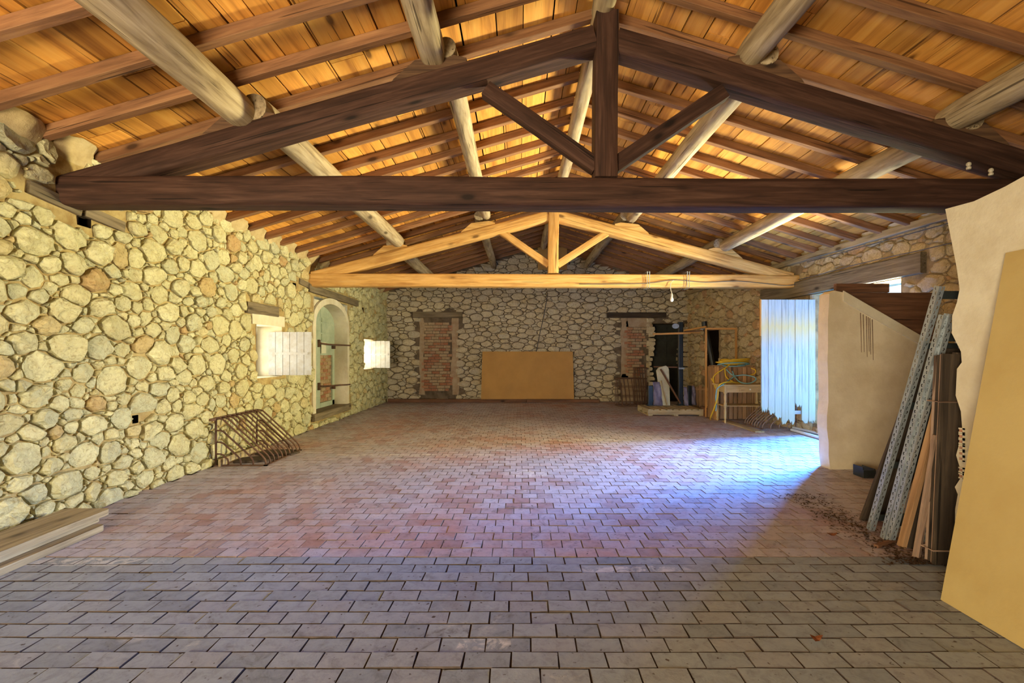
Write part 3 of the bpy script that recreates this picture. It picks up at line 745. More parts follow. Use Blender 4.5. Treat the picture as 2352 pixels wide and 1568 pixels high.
for i in range(17):
    y = YS - (i + .5) * TD; x = XL + (0.10 if i % 2 else 0) + rr.uniform(-.02, .02); rowz = rr.uniform(-.002, .002)
    while x < 5.2:
        inview = abs(x + .016 * y) < y * 1.14 + .1 and y > 1.80 and x < 2.75 and not (x < -3.3)
        put_tile(nearT, rest_n, x + TW/2, y, rowz + rr.uniform(-.0028, .0028), inview and n_t < 290)
        n_t += 1 if inview else 0
        x += TW
for i in range(int((YF - YS) / FD) + 1):
    y = YS + (i + .5) * FD; x = XL + (0.073 if i % 2 else 0) + rr.uniform(-.012, .012)
    while x < XRW(y):
        put_tile(farT, rest_f, x + FW/2, y, rr.uniform(-.0022, .0022), False)
        x += FW
for o in (rest_n.build('large_tiles', M['tile_near'], floor, centre=False), rest_f.build('small_tiles', M['tile_far'], floor, centre=False)):
    stuff(o); o.data.materials.append(M['floor_bed'] if o.name.startswith('large') else M['floor_joint']); o.data.polygons.foreach_set('material_index', ([0] + [1] * 8) * (len(o.data.polygons) // 9))
print('tiles as objects', n_t)

# ---------------------------------------------------------------- ceiling: boards and rafters
p = MB()
zz = .06
vs = [(-4.9, YB-.5, zroof(-4.9)+zz), (XRIDGE, YB-.5, ZRIDGE+zz), (6.2, YB-.5, zroof(6.2)+zz), (-4.9, YF+1.6, zroof(-4.9)+zz), (XRIDGE, YF+1.6, ZRIDGE+zz), (6.2, YF+1.6, zroof(6.2)+zz)]
p.add(vs, [(0,1,4,3), (1,2,5,4)]); ceiling = p.build('ceiling', M['roof_and_hole_dark'], None, centre=False); struct(ceiling, 'pitched roof of orange brown boards on close-set rafters')
rr = random.Random(31); RAFY = [3.68 + .455 * k for k in range(-7, 22)]
for side in (-1, 1):
    sl = .29 if side < 0 else .305; lim = 4.75 if side < 0 else 4.75
    d = .012
    while d < lim:
        w = rr.uniform(.18, .31); x0 = XRIDGE + side * d; x1 = XRIDGE + side * min(d + w - rr.uniform(.007, .018), lim)
        y = .45 - rr.uniform(0, .4)
        while y < YF:
            L = rr.choice((4, 5, 6, 7, 8)) * .455; y1 = min(y + L, YF + .02)
            if YF - y1 < .5: y1 = YF + .02
            if y1 > 1.2:
                t = .022; lift = rr.uniform(0, .006)
                z0, z1 = zroof(x0) + lift, zroof(x1) + lift
                b = MB(); vs = [(x0, y, z0), (x1, y, z1), (x1, y1 - .004, z1), (x0, y1 - .004, z0)]; vs += [(a, c, e + t) for a, c, e in vs]
                b.add(vs, [(0,1,2,3),(7,6,5,4),(0,4,5,1),(1,5,6,2),(2,6,7,3),(3,7,4,0)], [(v[1] + d*7, v[0], v[2]) for v in vs]); b.build('board', M['board'], ceiling)
            y = y1
        d += w
    for k, y in enumerate(RAFY):
        xe = XL + .02 if side < 0 else XRW(y) - .02
        p = MB(); yy = y + rr.uniform(-.02, .02)
        x0 = XRIDGE + side * .03
        p.beam((x0, yy, zroof(x0) - .045), (xe, yy + rr.uniform(-.02, .02), zroof(xe) - .045), .072, .088, n=6, rnd=.05, wob=.0028, m=2); p.build('rafter', M['rafter'], ceiling)
    # rough plaster packing between rafter feet on the wall top
    for k in range(len(RAFY) - 1):
        y0, y1 = RAFY[k] + .05, RAFY[k+1] - .05
        if y1 < 2.5: continue
        ym = (y0 + y1)/2; xw = XL if side < 0 else XRW(ym)
        s = -side
        prof = [(0, zroof(xw) - .16), (.05 * rr.uniform(.6, 1.4), zroof(xw) - .11), (.10 * rr.uniform(.6, 1.3), zroof(xw) - .03), (.13, zroof(xw) + .02)]
        b = MB(); vs = []; fs = []
        for j in range(6):
            y = y0 + (y1-y0)*j/5
            for a, z in prof: vs.append((xw + s*(a * rr.uniform(.8, 1.2) * math.sin(math.pi * (.18 + .64*j/5))), y, z + rr.uniform(-.01, .01)))
        for j in range(5):
            for q in range(3): fs.append((j*4+q, j*4+q+1, (j+1)*4+q+1, (j+1)*4+q))
        b.add(vs, fs); b.build('eave_packing', M['eave'], wall_left if side < 0 else wall_right, smooth='all')

# ---------------------------------------------------------------- trusses
def truss(Y, mat, xk, zt0, zt1, ktop, strutL, strutR, prin, label, xleft, xright, kbot, seed, rnd):
    t = empty('roof_truss', (xk, Y, zt0)); tag(t, label, 'roof truss', 'roof trusses')
    zc = (zt0 + zt1)/2
    p = MB(); p.beam((xleft, Y, zc + .01), (xright, Y, zc - .01), .23, zt1 - zt0, n=22, rnd=rnd, wob=.007, seed=seed, m=4); p.build('tie_beam', mat, t, smooth=True)
    p = MB(); p.beam((xk, Y - .01, kbot), (xk + .01, Y - .01, ktop), .19, .20, up=(0,1,0), n=8, rnd=.07, wob=.003, seed=seed+1); p.build('king_post', mat, t, smooth=True)
    for k, (a, b) in enumerate(prin):
        dz = .10
        p = MB(); p.beam((a[0], Y, a[1] - dz), (b[0], Y, b[1] - dz), .20, .20, n=14, rnd=.16, wob=.006, seed=seed+3+k, m=4); p.build('principal_rafter', mat, t, smooth=True)
    for k, (a, b) in enumerate((strutL, strutR)):
        p = MB(); p.beam((a[0], Y - .02, a[1]), (b[0], Y - .02, b[1]), .10, .125, n=4, rnd=.04, wob=.002, seed=seed+6+k); p.build('strut', mat, t, smooth=True)
    return t
T1, T2 = 3.90, 8.43
def prT1(x): return zroof(x) - .335
t1 = truss(T1, M['beam_shaded'], .73, 2.632, 2.878, 4.27, ((-.28, 3.64), (.66, 2.985)), ((1.74, 3.62), (.80, 2.985)),
           [((-3.84, 2.90), (.64, prT1(.64) - .01)), ((5.05, 2.86), (.82, prT1(.82) - .01))], 'dark reddish brown, shade-painted king-post roof truss spanning the foreground', XL - .06, 5.32, 2.875, 51, .20)
t2 = truss(T2, M['beam_lit'], .63, 2.615, 2.85, 4.15, ((-.36, 3.66), (.55, 3.03)), ((1.62, 3.62), (.71, 3.03)),
           [((-3.80, 2.90), (.54, 4.03)), ((5.02, 2.88), (.72, 4.03))], 'honey coloured, light-painted king-post roof truss farther back, cable strapped to it', XL - .06, 5.16, 2.87, 71, .14)
# cleats under the purlins
PURL = {'L1': -2.29, 'L2': -.68, 'RG': XRIDGE, 'R1': 2.00, 'R2': 3.72}
def cleat(tr, Y, x, top, bot, wdt, side, mat):
    s = side
    poly = [(x - s*.40, bot(x - s*.40) - .02), (x - s*.37, bot(x - s*.37) + .02), (x - s*.19, bot(x - s*.19) + .125), (x + s*.13, bot(x + s*.13) + .075), (x + s*.24, bot(x + s*.24) + .02), (x + s*.24, bot(x + s*.24) - .04)]
    if s < 0: poly = poly[::-1]
    p = MB(); p.prism(poly, lambda a, b, d: Vector((a, d, b)), Y - .09, Y + .09); p.build('cleat', mat, tr)

# ---------------------------------------------------------------- purlin logs
def purlin(x, y0, y1, r, label, rise0=0, wob=.008, sq=False, mat='log', yaw=0.0, seed=1, ends=True):
    z = zroof(x) - .09 - r - .002
    p = MB(); p.beam((x - yaw, y0, z + rise0), (x + yaw, y1, z), 2*r, 2*r, n=20, rnd=.24 if sq else .46, wob=wob, m=4 if sq else 5, seed=seed, taper=.94, cap=.12)
    tag(p.build('purlin_log', M[mat], None, smooth=True), label, 'roof log', 'round purlin logs carrying the rafters')
spec = [('L1', .135, 'outer left slope', 0), ('L2', .105, 'upper left slope', 1), ('RG', .10, 'ridge', 0), ('R1', .12, 'upper right slope', 0), ('R2', .125, 'outer right slope', 0)]
bays = [(.9, T1 + .02, 'in front of the dark truss'), (T1 - .10, T2 + .10, 'between the two trusses'), (T2 - .08, YF + .1, 'behind the honey coloured truss')]
for nm, r, where, sq in spec:
    for bi, (y0, y1, wh) in enumerate(bays):
        x = PURL[nm] + (0, .03, -.02)[bi] * (1 if bi != 1 else 1) + (.20 * (1 if nm == 'L1' else 0) * 0)
        off = 0 if nm == 'RG' else (-.12, .12, -.10)[bi] * .6
        kind = 'squared pale log' if (sq and bi == 0) else ('bark-scarred pale log' if nm == 'L2' else 'pale stripped log')
        rr_ = r * (1, .90, .88)[bi]
        purlin(x + off * .5, y0, y1, rr_, f'{kind} on the {where}, {wh}', sq=bool(sq and bi == 0), seed=400 + bi*7 + ord(nm[1]) + ord(nm[0]))
for tr, Y, mat in ((t1, T1, M['cleat']), (t2, T2, M['beam_lit'])):
    for nm, r, _, _ in spec:
        if nm == 'RG': continue
        x = PURL[nm]; side = 1 if x < XRIDGE else -1
        if Y == T1: bot = prT1
        elif x < XRIDGE: bot = lambda q: 2.90 + (q + 3.80) * (1.13 / 4.34)
        else: bot = lambda q: 2.88 + (5.02 - q) * (1.15 / 4.30)
        top = zroof(x) - .09 - 2*r*.93 + .02
        cleat(tr, Y, x, max(top, bot(x) + .06), bot, .18, side, mat)
# panel on the gable behind the far king post
p = MB(); a = W(1235, 569, 12.6); b = W(1302, 620, 12.6); p.box((a.x, 12.55, b.z), (b.x, 12.58, a.z), 0); tag(p.build('fibre_panel', M['fibre'], None), 'small square brown panel under the ridge, behind the far king post', 'panel')

# ---------------------------------------------------------------- hay racks
def hay_rack(base, sx, width, height, length, nbars, mat, label, r=.0105):
    t = empty('hay_rack', base); tag(t, label, 'hay rack', 'iron hay racks'); base = Vector(base)
    P = lambda a, y, z: base + Vector((sx * a, y, z))
    def barpath(w, h, y):
        pts = [(0, h), (.05, h), (.09, h - .012)]; e = (w - .045, .125)
        pts += [(.09 + (e[0] - .09) * k / 4, h - .012 + (e[1] - h + .012) * k / 4) for k in range(1, 5)] if h > .16 else [(w - .05, .11)]
        pts += [(w - .012, .085), (w, .05), (w, 0.012)]
        return [P(a, y, z) for a, z in pts]
    for k in range(nbars):
        p = MB(); p.tube(barpath(width, height, length * k / (nbars - 1)), r, 6); p.build('bar', mat, t, smooth='all')
    for y in (0, length):
        for q in (.75, .5, .25):
            p = MB(); p.tube(barpath(width * q, height * q, y), r, 6); p.build('bar', mat, t, smooth='all')
        p = MB(); p.tube([P(0, y, .01), P(0, y, height)], r * 1.15, 6); p.build('post', mat, t, smooth='all')
        p = MB(); p.box(tuple(min(a, b) for a, b in zip(P(0, y - .015, 0), P(width + .02, y + .015, .012))), tuple(max(a, b) for a, b in zip(P(0, y - .015, 0), P(width + .02, y + .015, .012)))); p.build('base_rail', mat, t)
    p = MB(); q0, q1 = P(width - .02, -.015, 0), P(width + .02, length + .015, .012); p.box((min(q0.x, q1.x), q0.y, q0.z), (max(q0.x, q1.x), q1.y, q1.z), 1); p.build('base_rail', mat, t)
    p = MB(); p.box(tuple(min(a, b) for a, b in zip(P(-.02, -.1, height - .018), P(.012, length + .02, height + .012))), tuple(max(a, b) for a, b in zip(P(-.02, -.1, height - .018), P(.012, length + .02, height + .012))), 1); p.build('top_rail', mat, t)
    return t
hay_rack((-3.77, 5.66, .001), 1, .62, .585, .88, 10, M['rust'], 'rusty iron hay rack standing on the floor against the cream stone wall')
hay_rack((5.09, 8.36, .001), -1, .62, .57, .64, 8, M['rust_light'], 'worn iron hay rack behind the foot of the blue door')
# bits lying under the left rack
p = MB(); p.beam((-3.70, 5.62, .045), (-3.70, 6.75, .045), .03, .09, rnd=.05); tag(p.build('batten', M['plank_grey'], None), 'pale timber strip along the wall foot behind the rusty rack', 'timber')
for (x, y, l, a, lab) in ((-3.42, 5.95, .5, .25, 'dark broken slate under the rusty rack, nearer piece'), (-3.35, 6.35, .55, -.1, 'dark broken slate under the rusty rack, farther piece')):
    p = MB(); c, s = math.cos(a), math.sin(a)
    pol = [(-.5, -.22), (-.1, -.3), (.45, -.2), (.5, .1), (.1, .3), (-.42, .22)]
    p.prism([(x + (u*c - v*s) * l, y + (u*s + v*c) * l) for u, v in pol], lambda q, w, d: Vector((q, w, d)), .003, .028); tag(p.build('slate', M['dark_board'], None), lab, 'slate')

# ---------------------------------------------------------------- scaffold planks on the floor, left
def plank(x0, x1, y0, y1, z0, z1, label, mat='plank_grey', yaw=0):
    n = 5; w = x1 - x0; rc = .03; poly = [(x0, y0), (x1, y0)]
    poly += [(x1, y1 - rc), (x1 - .008, y1 - .010), (x1 - rc, y1), (x0 + rc, y1), (x0 + .008, y1 - .010), (x0, y1 - rc)]
    poly = [(a + yaw * (b - y1), b) for a, b in poly]
    p = MB(); p.prism(poly, lambda a, b, d: Vector((a, b, d)), z0, z1, 1)
    return tag(p.build('scaffold_plank', M[mat], None), label, 'plank')
plank(-3.53, -3.27, 1.0, 3.60, .002, .050, 'lowest thick weathered plank on the floor at the stone wall foot', yaw=-.02)
plank(-3.70, -3.36, .9, 3.66, .052, .094, 'middle thick weathered plank of the pile by the stone wall', yaw=-.03)
plank(-3.68, -3.32, .9, 3.70, .096, .140, 'topmost thick weathered plank of the pile by the stone wall', yaw=-.035)
plank(-3.79, -3.705, .9, 3.10, .002, .10, 'brown timber between the plank pile and the stone wall', 'brown_plank')

# ---------------------------------------------------------------- long timber and hardboard sheet at the gable wall
p = MB(); p.beam((-3.72, 12.97, .05), (.2, 12.97, .05), .12, .095, n=6, rnd=.05, wob=.002); tag(p.build('floor_beam', M['brown_plank'], None), 'long brown timber lying along the foot of the gable wall, left end', 'timber')
p = MB(); p.beam((.22, 12.97, .045), (2.28, 12.97, .045), .13, .085, n=6, rnd=.05, wob=.002); tag(p.build('floor_beam', M['brown_plank'], None), 'brown timber under the right half of the hardboard sheet', 'timber')
p = MB(); a0 = Vector((-1.06, 12.93, .096)); p.add([(-1.08, 12.935, .097), (1.57, 12.935, .097), (1.55, 13.08, 1.45), (-1.05, 13.08, 1.45), (-1.08, 12.953, .097), (1.57, 12.953, .097), (1.55, 13.098, 1.45), (-1.05, 13.098, 1.45)], [(0,1,2,3),(7,6,5,4),(0,4,5,1),(1,5,6,2),(2,6,7,3),(3,7,4,0)])
tag(p.build('hardboard_sheet', M['hardboard'], None), 'large plain orange brown sheet leaning against the gable wall', 'sheet')
p = MB(); p.tube([W(1258, 672, 13.1), W(1250, 720, 13.09), W(1240, 765, 13.1), W(1232, 806, 13.1)], .012, 5); tag(p.build('hanging_cable', M['cable'], None), 'thin dark cable hanging down the gable wall above the brown sheet', 'cable')

# ---------------------------------------------------------------- blue plank door
dr = empty('door_1', (XRW(7.9), 7.90, .27)); dr['kind'] = 'structure'; dr['label'] = 'pale blue plank door with a rotten ragged foot, swung into the room'
xs0, xs1 = 4.205, 5.14; npl = 8; rr = random.Random(15)
feet = [.40, .34, .20, .26, .22, .27, .52, .27]
feet = [.42, .37, .28, .20, .21, .50, .21, .22]
for k in range(npl):
    a = xs0 + (xs1 - xs0) * k / npl + .003; b = xs0 + (xs1 - xs0) * (k+1) / npl - .003; f = feet[k]
    poly = [(a, 2.33), (a, f + rr.uniform(0, .06))]
    for j in range(1, 6): poly.append((a + (b-a)*j/6, f + rr.uniform(-.03, .05) - .03*math.sin(j/6*math.pi)))
    poly += [(b, f + rr.uniform(0, .06)), (b, 2.33)]
    p = MB(); p.prism(poly[::-1], lambda u, v, d: Vector((u, d, v)), 7.89 + rr.uniform(-.004, .004), 7.92, 1); p.build('plank', M['blue_paint'], dr)
for zz in (.62, 2.05):
    p = MB(); p.box((xs0 + .02, 7.921, zz), (xs1, 7.95, zz + .11), 0); p.build('ledge', M['blue_paint'], dr)
p = MB(); p.box((xs0 - .018, 7.888, 1.7), (xs0 - .002, 7.925, 2.335), 2); p.build('edge_strip', M['batten'], dr)
p = MB(); p.box((4.73, 7.93, .34), (4.95, 7.95, .40), 0); p.build('ledge', M['blue_paint'], dr)
p = MB(); p.box((5.12, 7.93, .18), (5.22, 8.0, 2.42), 2); p.build('door_post', M['white_paint'], dr)

# ---------------------------------------------------------------- white pipes by the door
for (a, b, lab) in (((1818, 990), (1900, 1014), 'white plastic pipe on the floor by the doorway, nearer one'), ((1822, 985), (1885, 1000), 'white plastic pipe on the floor by the doorway, farther one')):
    A, B = F(*a), F(*b); p = MB(); p.tube([A + Vector((0,0,.026)), B + Vector((0,0,.026))], .024, 10); tag(p.build('pipe', M['pipe_white'], None, smooth=True), lab, 'pipe')
A, B = F(1668, 968), F(1745, 993); p = MB(); p.beam(A + Vector((0,0,.012)), B + Vector((0,0,.012)), .16, .022, rnd=.05); tag(p.build('floor_board', M['plank_grey'], None), 'flat pale board on the floor in front of the small table', 'board')

# ---------------------------------------------------------------- small table with a drawer
def table():
    x0, x1, y0, y1, zt = 4.10, 4.98, 9.08, 9.50, .775
    t = empty('side_table', ((x0+x1)/2, (y0+y1)/2, 0)); tag(t, 'small honey wood table with turned legs and one drawer', 'table')
    p = MB(); p.box((x0 - .05, y0 - .04, zt - .028), (x1 + .02, y1 + .04, zt), 0); p.build('table_top', M['table_wood'], t)
    prof = [(.016, 0), (.02, .05), (.014, .07), (.024, .09), (.026, .22), (.02, .30), (.027, .32), (.02, .335), (.030, .36), (.030, .40), (.020, .42), (.026, .46), (.030, .52), (.022, .58), (.028, .595)]
    for x in (x0 + .03, x1 - .03):
        for y in (y0 + .03, y1 - .03):
            p = MB(); p.lathe(prof, (x, y, .001), 12); p.box((x - .028, y - .028, .596), (x + .028, y + .028, zt - .028), 2); p.build('leg', M['table_wood'], t, smooth=True)
    za, zb = .615, zt - .03
    for a, b, ax in (((x0 + .058, y0 + .012, za), (x1 - .058, y0 + .04, zb), 0), ((x0 + .058, y1 - .04, za), (x1 - .058, y1 - .012, zb), 0), ((x0 + .012, y0 + .058, za), (x0 + .04, y1 - .058, zb), 1), ((x1 - .04, y0 + .058, za), (x1 - .012, y1 - .058, zb), 1)):
        p = MB(); p.box(a, b, ax); p.build('apron', M['table_wood'], t)
    p = MB(); p.box((4.40, y0 - .004, za + .025), (4.80, y0 + .012, zb - .015), 0); d = p.build('drawer', M['table_wood'], t)
    p = MB(); p.box((4.43, y0 - .010, za + .045), (4.77, y0 - .004, zb - .033), 0); p.build('panel', M['table_wood'], d)
    p = MB(); p.lathe([(.004, 0), (.006, .008), (.016, .016), (.017, .024), (.010, .032), (.002, .034)], (0,0,0), 12)
    p.v = [Vector((4.60 + v.x, y0 - .010 - v.z, (za+zb)/2 + v.y)) for v in p.v]; p.build('knob', M['bulb'], d, smooth=True)
    p = MB(); p.box((x0 + .01, y0 + .02, .335), (x1 - .01, y1 - .02, .352), 0); p.build('lower_shelf', M['table_wood'], t)
table()

# ---------------------------------------------------------------- tall slatted crate behind the table
ct = empty('slatted_crate', (4.55, 9.75, 0)); tag(ct, 'tall brown slatted timber crate behind the small table', 'crate')
cx0, cx1, cy0, cy1, ch = 4.14, 5.00, 9.60, 9.95, 1.12; rr = random.Random(44)
n = 9
for k in range(n):
    a = cx0 + (cx1-cx0)*k/n + .006; b = cx0 + (cx1-cx0)*(k+1)/n - .010
    p = MB(); p.box((a, cy0, .01 + rr.uniform(0,.01)), (b, cy0+.02, ch - rr.uniform(0, .05)), 2); p.build('slat', M['plank_pine'], ct)
for k in range(4):
    a = cy0 + .03 + (cy1-cy0-.03)*k/4; b = a + .068
    p = MB(); p.box((cx0 - .02, a, .01), (cx0, b, ch - rr.uniform(0, .04)), 2); p.build('slat', M['plank_pine'], ct)
for z in (.12, .60, 1.02):
    p = MB(); p.box((cx0, cy0 + .022, z), (cx1, cy0 + .05, z + .09), 0); p.build('rail', M['plank_pine'], ct)
    p = MB(); p.box((cx0 + .002, cy0 + .052, z), (cx0 + .03, cy1, z + .09), 1); p.build('rail', M['plank_pine'], ct)
p = MB(); p.box((cx0 - .02, cy0 - .022, .0), (cx0 + .075, cy0 - .001, ch), 2); p.build('corner_board', M['batten'], ct)
for y in (9.70, 9.84):
    p = MB(); p.box((cx0, y, ch - .0), (cx1, y + .09, ch + .02), 0); p.build('slat', M['plank_pine'], ct)

# ---------------------------------------------------------------- garden hoses
def coil(cx, cy, cz, rx, ry, turns, rr, steps=26, dz=.012):
    pts = []
    for k in range(int(turns * steps)):
        a = 2*math.pi*k/steps; q = 1 + .20*math.sin(a*.37 + cx*9) + .10*math.sin(a*.83 + 1) + .05*math.sin(a*1.7)
        pts.append((cx + rx*q*math.cos(a) + .03*math.sin(a*.21), cy + ry*q*math.sin(a), cz + dz*k/steps + .028*math.sin(a*.61 + 1) + .02*math.sin(a*1.3) + .03))
    return pts
def smoothpath(ctrl, n=8):
    P = [Vector(c) for c in ctrl]; out = []
    for i in range(len(P)-1):
        p0, p1, p2, p3 = P[max(i-1,0)], P[i], P[i+1], P[min(i+2,len(P)-1)]
        for k in range(n):
            t = k/n; out.append(.5*((2*p1) + (p2-p0)*t + (2*p0-5*p1+4*p2-p3)*t*t + (3*p1-p0-3*p2+p3)*t**3))
    return out + [P[-1]]
hz = empty('garden_hose', (4.4, 9.7, 1.14)); tag(hz, 'yellow garden hose coiled on the slatted crate, one end on the floor', 'hose', 'garden hoses')
p = MB(); p.tube(coil(4.56, 9.72, 1.155, .28, .15, 6.3, R), .0135, 7); p.build('coil', M['yellow_hose'], hz, smooth='all')
def hp(px, py, Y): return W(px, py, Y)
p = MB(); p.tube(smoothpath([hp(1725, 845, 9.55), hp(1735, 850, 9.5), hp(1733, 858, 9.5), hp(1722, 862, 9.5)]), .0135, 7); p.build('loop', M['yellow_hose'], hz, smooth='all')
p = MB(); p.tube(smoothpath([hp(1690, 828, 9.66), hp(1665, 845, 9.55), hp(1641, 862, 9.5), hp(1639, 875, 9.5), hp(1643, 890, 9.5), hp(1648, 893, 9.5), hp(1634, 869, 9.5)]), .0135, 7); p.build('loop', M['yellow_hose'], hz, smooth='all')
p = MB(); p.tube(smoothpath([hp(1665, 845, 9.55), hp(1668, 865, 9.5), hp(1685, 877, 9.3), hp(1700, 879.5, 9.3), hp(1680, 877, 9.05), hp(1658, 880, 9.0), hp(1650, 890, 9.0), hp(1649, 910, 9.0), hp(1641, 935, 9.05), hp(1632, 958, 9.2), F(1632, 965) + Vector((0,0,.016))]), .0135, 7); p.build('tail', M['yellow_hose'], hz, smooth='all')
hb = empty('garden_hose', (4.5, 9.6, 1.1)); tag(hb, 'blue-green garden hose tangled under the yellow one', 'hose', 'garden hoses')
p = MB(); p.tube(coil(4.55, 9.70, 1.115, .29, .17, 2.2, R, dz=.006), .012, 7); p.build('coil', M['blue_hose'], hb, smooth='all')
p = MB(); p.tube(smoothpath([hp(1668, 848, 9.5), hp(1685, 862, 9.45), hp(1710, 861, 9.35), hp(1733, 866, 9.25), hp(1735, 873, 9.2), hp(1720, 880, 9.2), hp(1700, 877, 9.25), hp(1688, 865, 9.4), hp(1682, 852, 9.5)]), .012, 7); p.build('loop', M['blue_hose'], hb, smooth='all')
p = MB(); p.tube(smoothpath([hp(1690, 862, 9.42), hp(1675, 872, 9.3), hp(1662, 882, 9.0), hp(1648, 892, 9.0), hp(1644, 910, 9.02), hp(1645, 930, 9.05), hp(1644, 944, 9.05)]), .012, 7); p.build('tail', M['blue_hose'], hb, smooth='all')

# ---------------------------------------------------------------- pallet and things on it
def pallet():
    x0, x1, y0, y1 = 2.88, 4.16, 10.16, 11.06
    t = empty('pallet', ((x0+x1)/2, (y0+y1)/2, 0)); tag(t, 'weathered wooden pallet on the floor before the dark opening', 'pallet')
    for k in range(9):
        a = x0 + (x1-x0)*k/9 + .01; p = MB(); p.box((a, y0, .128), (a + .10, y1, .15), 1); p.build('slat', M['plank_grey'], t)
    for y in (y0, (y0+y1)/2 - .05, y1 - .1):
        p = MB(); p.box((x0, y + .002, .03), (x1, y + .09, .127), 0); p.build('stringer', M['plank_grey'], t)
    for k in (0, 4, 8):
        a = x0 + (x1-x0)*k/9 + .01; p = MB(); p.box((a, y0 + .004, .002), (a + .10, y1, .029), 1); p.build('slat', M['plank_grey'], t)
pallet()
ZP = .151
def post(x, y, z0, z1, w, label, mat='black_steel', cap=True):
    t = empty('steel_post', (x, y, z0)); tag(t, label, 'post', 'dark steel posts on the pallet')
    p = MB(); p.beam((x, y, z0 + .012), (x, y, z1), w, w*.8, up=(0,1,0), rnd=.1); p.build('shaft', M[mat], t)
    p = MB(); p.box((x - w*.8, y - w*.7, z0), (x + w*.8, y + w*.7, z0 + .012)); p.build('foot_plate', M[mat], t)
    return t
tp = post(3.885, 10.95, ZP, 2.15, .11, 'tall dark steel post on the pallet with a grey disc near its top')
p = MB(); p.lathe([(.002, -.004), (.085, -.004), (.085, .004), (.002, .004)], (0,0,0), 20); p.v = [Vector((3.745 + v.x, 10.88 + v.z, 2.05 + v.y*.72)) for v in p.v]; p.build('disc', M['steel'], tp)
p = MB(); p.box((3.82, 10.85, 1.02), (3.95, 10.90, 1.06), 0); p.build('clamp', M['steel'], tp)
post(3.15, 10.92, ZP, .62, .115, 'short dark steel post at the left end of the pallet')
post(4.10, 10.94, ZP, .62, .08, 'short dark steel post at the right end of the pallet')
# cream slab with a rounded shoulder
p = MB(); a, b = 3.36, 3.62
poly = [(a + .06, ZP), (b, ZP), (b, 1.0), (b - .02, 1.06), (b - .07, 1.10), (a + .02, 1.06), (a - .04, .98)]
p.prism(poly[::-1], lambda u, v, d: Vector((u, 10.90 + d + (v - ZP) * .09, v)), 0, .05, 1); tag(p.build('cream_slab', M['white_slab'], None), 'pale cream slab with rounded top leaning on the pallet', 'slab')
p = MB(); p.beam((3.37, 10.82, 1.02), (3.83, 10.80, .21), .03, .07, up=(0,1,0), rnd=.06); tag(p.build('batten', M['brown_plank'], None), 'brown batten slanting in front of the cream slab', 'timber')
p = MB(); p.beam((3.40, 10.87, .75), (3.53, 10.85, ZP + .02), .02, .05, up=(0,1,0), rnd=.06); tag(p.build('batten', M['plank_grey'], None), 'thin pale lath leaning on the cream slab', 'timber')
def sheet(x0, x1, y, h, label, seed):
    rr = random.Random(seed); n = 6; vs = []; fs = []
    for j in range(n+1):
        z = ZP + h * j / n
        for i in range(5):
            x = x0 + (x1-x0)*i/4*(1 - .25*j/n) ; vs.append((x + rr.uniform(-.008,.008), y + rr.uniform(-.012,.012) + .03*math.sin(i*1.7 + j) + .09*j/n, z))
    for j in range(n):
        for i in range(4): fs.append((j*5+i, j*5+i+1, (j+1)*5+i+1, (j+1)*5+i))
    m = len(vs); vs += [(a, b + .006, c) for a, b, c in vs]; fs += [tuple(q + m for q in f[::-1]) for f in fs]
    for i in range(4): fs += [(i, i+m, i+1+m, i+1), (n*5+i+1, n*5+i+1+m, n*5+i+m, n*5+i)]
    for j in range(n): fs += [(j*5, (j+1)*5, (j+1)*5+m, j*5+m), (j*5+4, j*5+4+m, (j+1)*5+4+m, (j+1)*5+4)]
    p = MB(); p.add(vs, fs); tag(p.build('plastic_sheet', M['lilac'], None, smooth='all'), label, 'sheet', 'crumpled plastic sheets on the pallet')
sheet(3.22, 3.44, 10.86, .56, 'crumpled lilac plastic sheet left of the cream slab', 1)
sheet(3.955, 4.06, 10.86, .44, 'narrow crumpled lilac plastic sheet right of the tall post', 2)
sheet(4.16, 4.30, 10.98, .46, 'crumpled lilac plastic sheet hanging beyond the pallet end', 3)
# slatted board lying high behind the cage, red bar
p = MB(); p.beam((3.30, 11.15, 1.07), (3.86, 11.05, 1.06), .04, .03, rnd=.1); tag(p.build('red_bar', M['brown_plank'], None), 'short reddish bar clamped to the tall steel post', 'bar')
# wooden box beside the pallet and slatted panel
bx = empty('wooden_box', (4.24, 10.1, 0)); tag(bx, 'small open wooden box between pallet and slatted crate', 'box')
for a, b, ax in (((4.14,9.98,.0),(4.36,10.0,.20),0), ((4.14,10.28,.0),(4.36,10.30,.20),0), ((4.12,9.98,.0),(4.14,10.30,.20),1), ((4.36,9.98,.0),(4.38,10.30,.20),1), ((4.14,10.0,.0),(4.36,10.28,.02),0)):
    p = MB(); p.box(a, b, ax); p.build('side', M['brown_plank'], bx)
sp_ = empty('pine_hurdle', (4.35, 11.2, 0)); tag(sp_, 'narrow slatted pine panel standing behind the pallet end', 'panel')
for k in range(4):
    p = MB(); p.box((4.22 + k*.085, 11.10, 0), (4.22 + k*.085 + .07, 11.12, .62 - .04*(k % 2)), 2); p.build('slat', M['plank_pine'], sp_)
p = MB(); p.box((4.2, 11.085, .50), (4.56, 11.10, .54), 0); p.build('rail', M['plank_pine'], sp_)

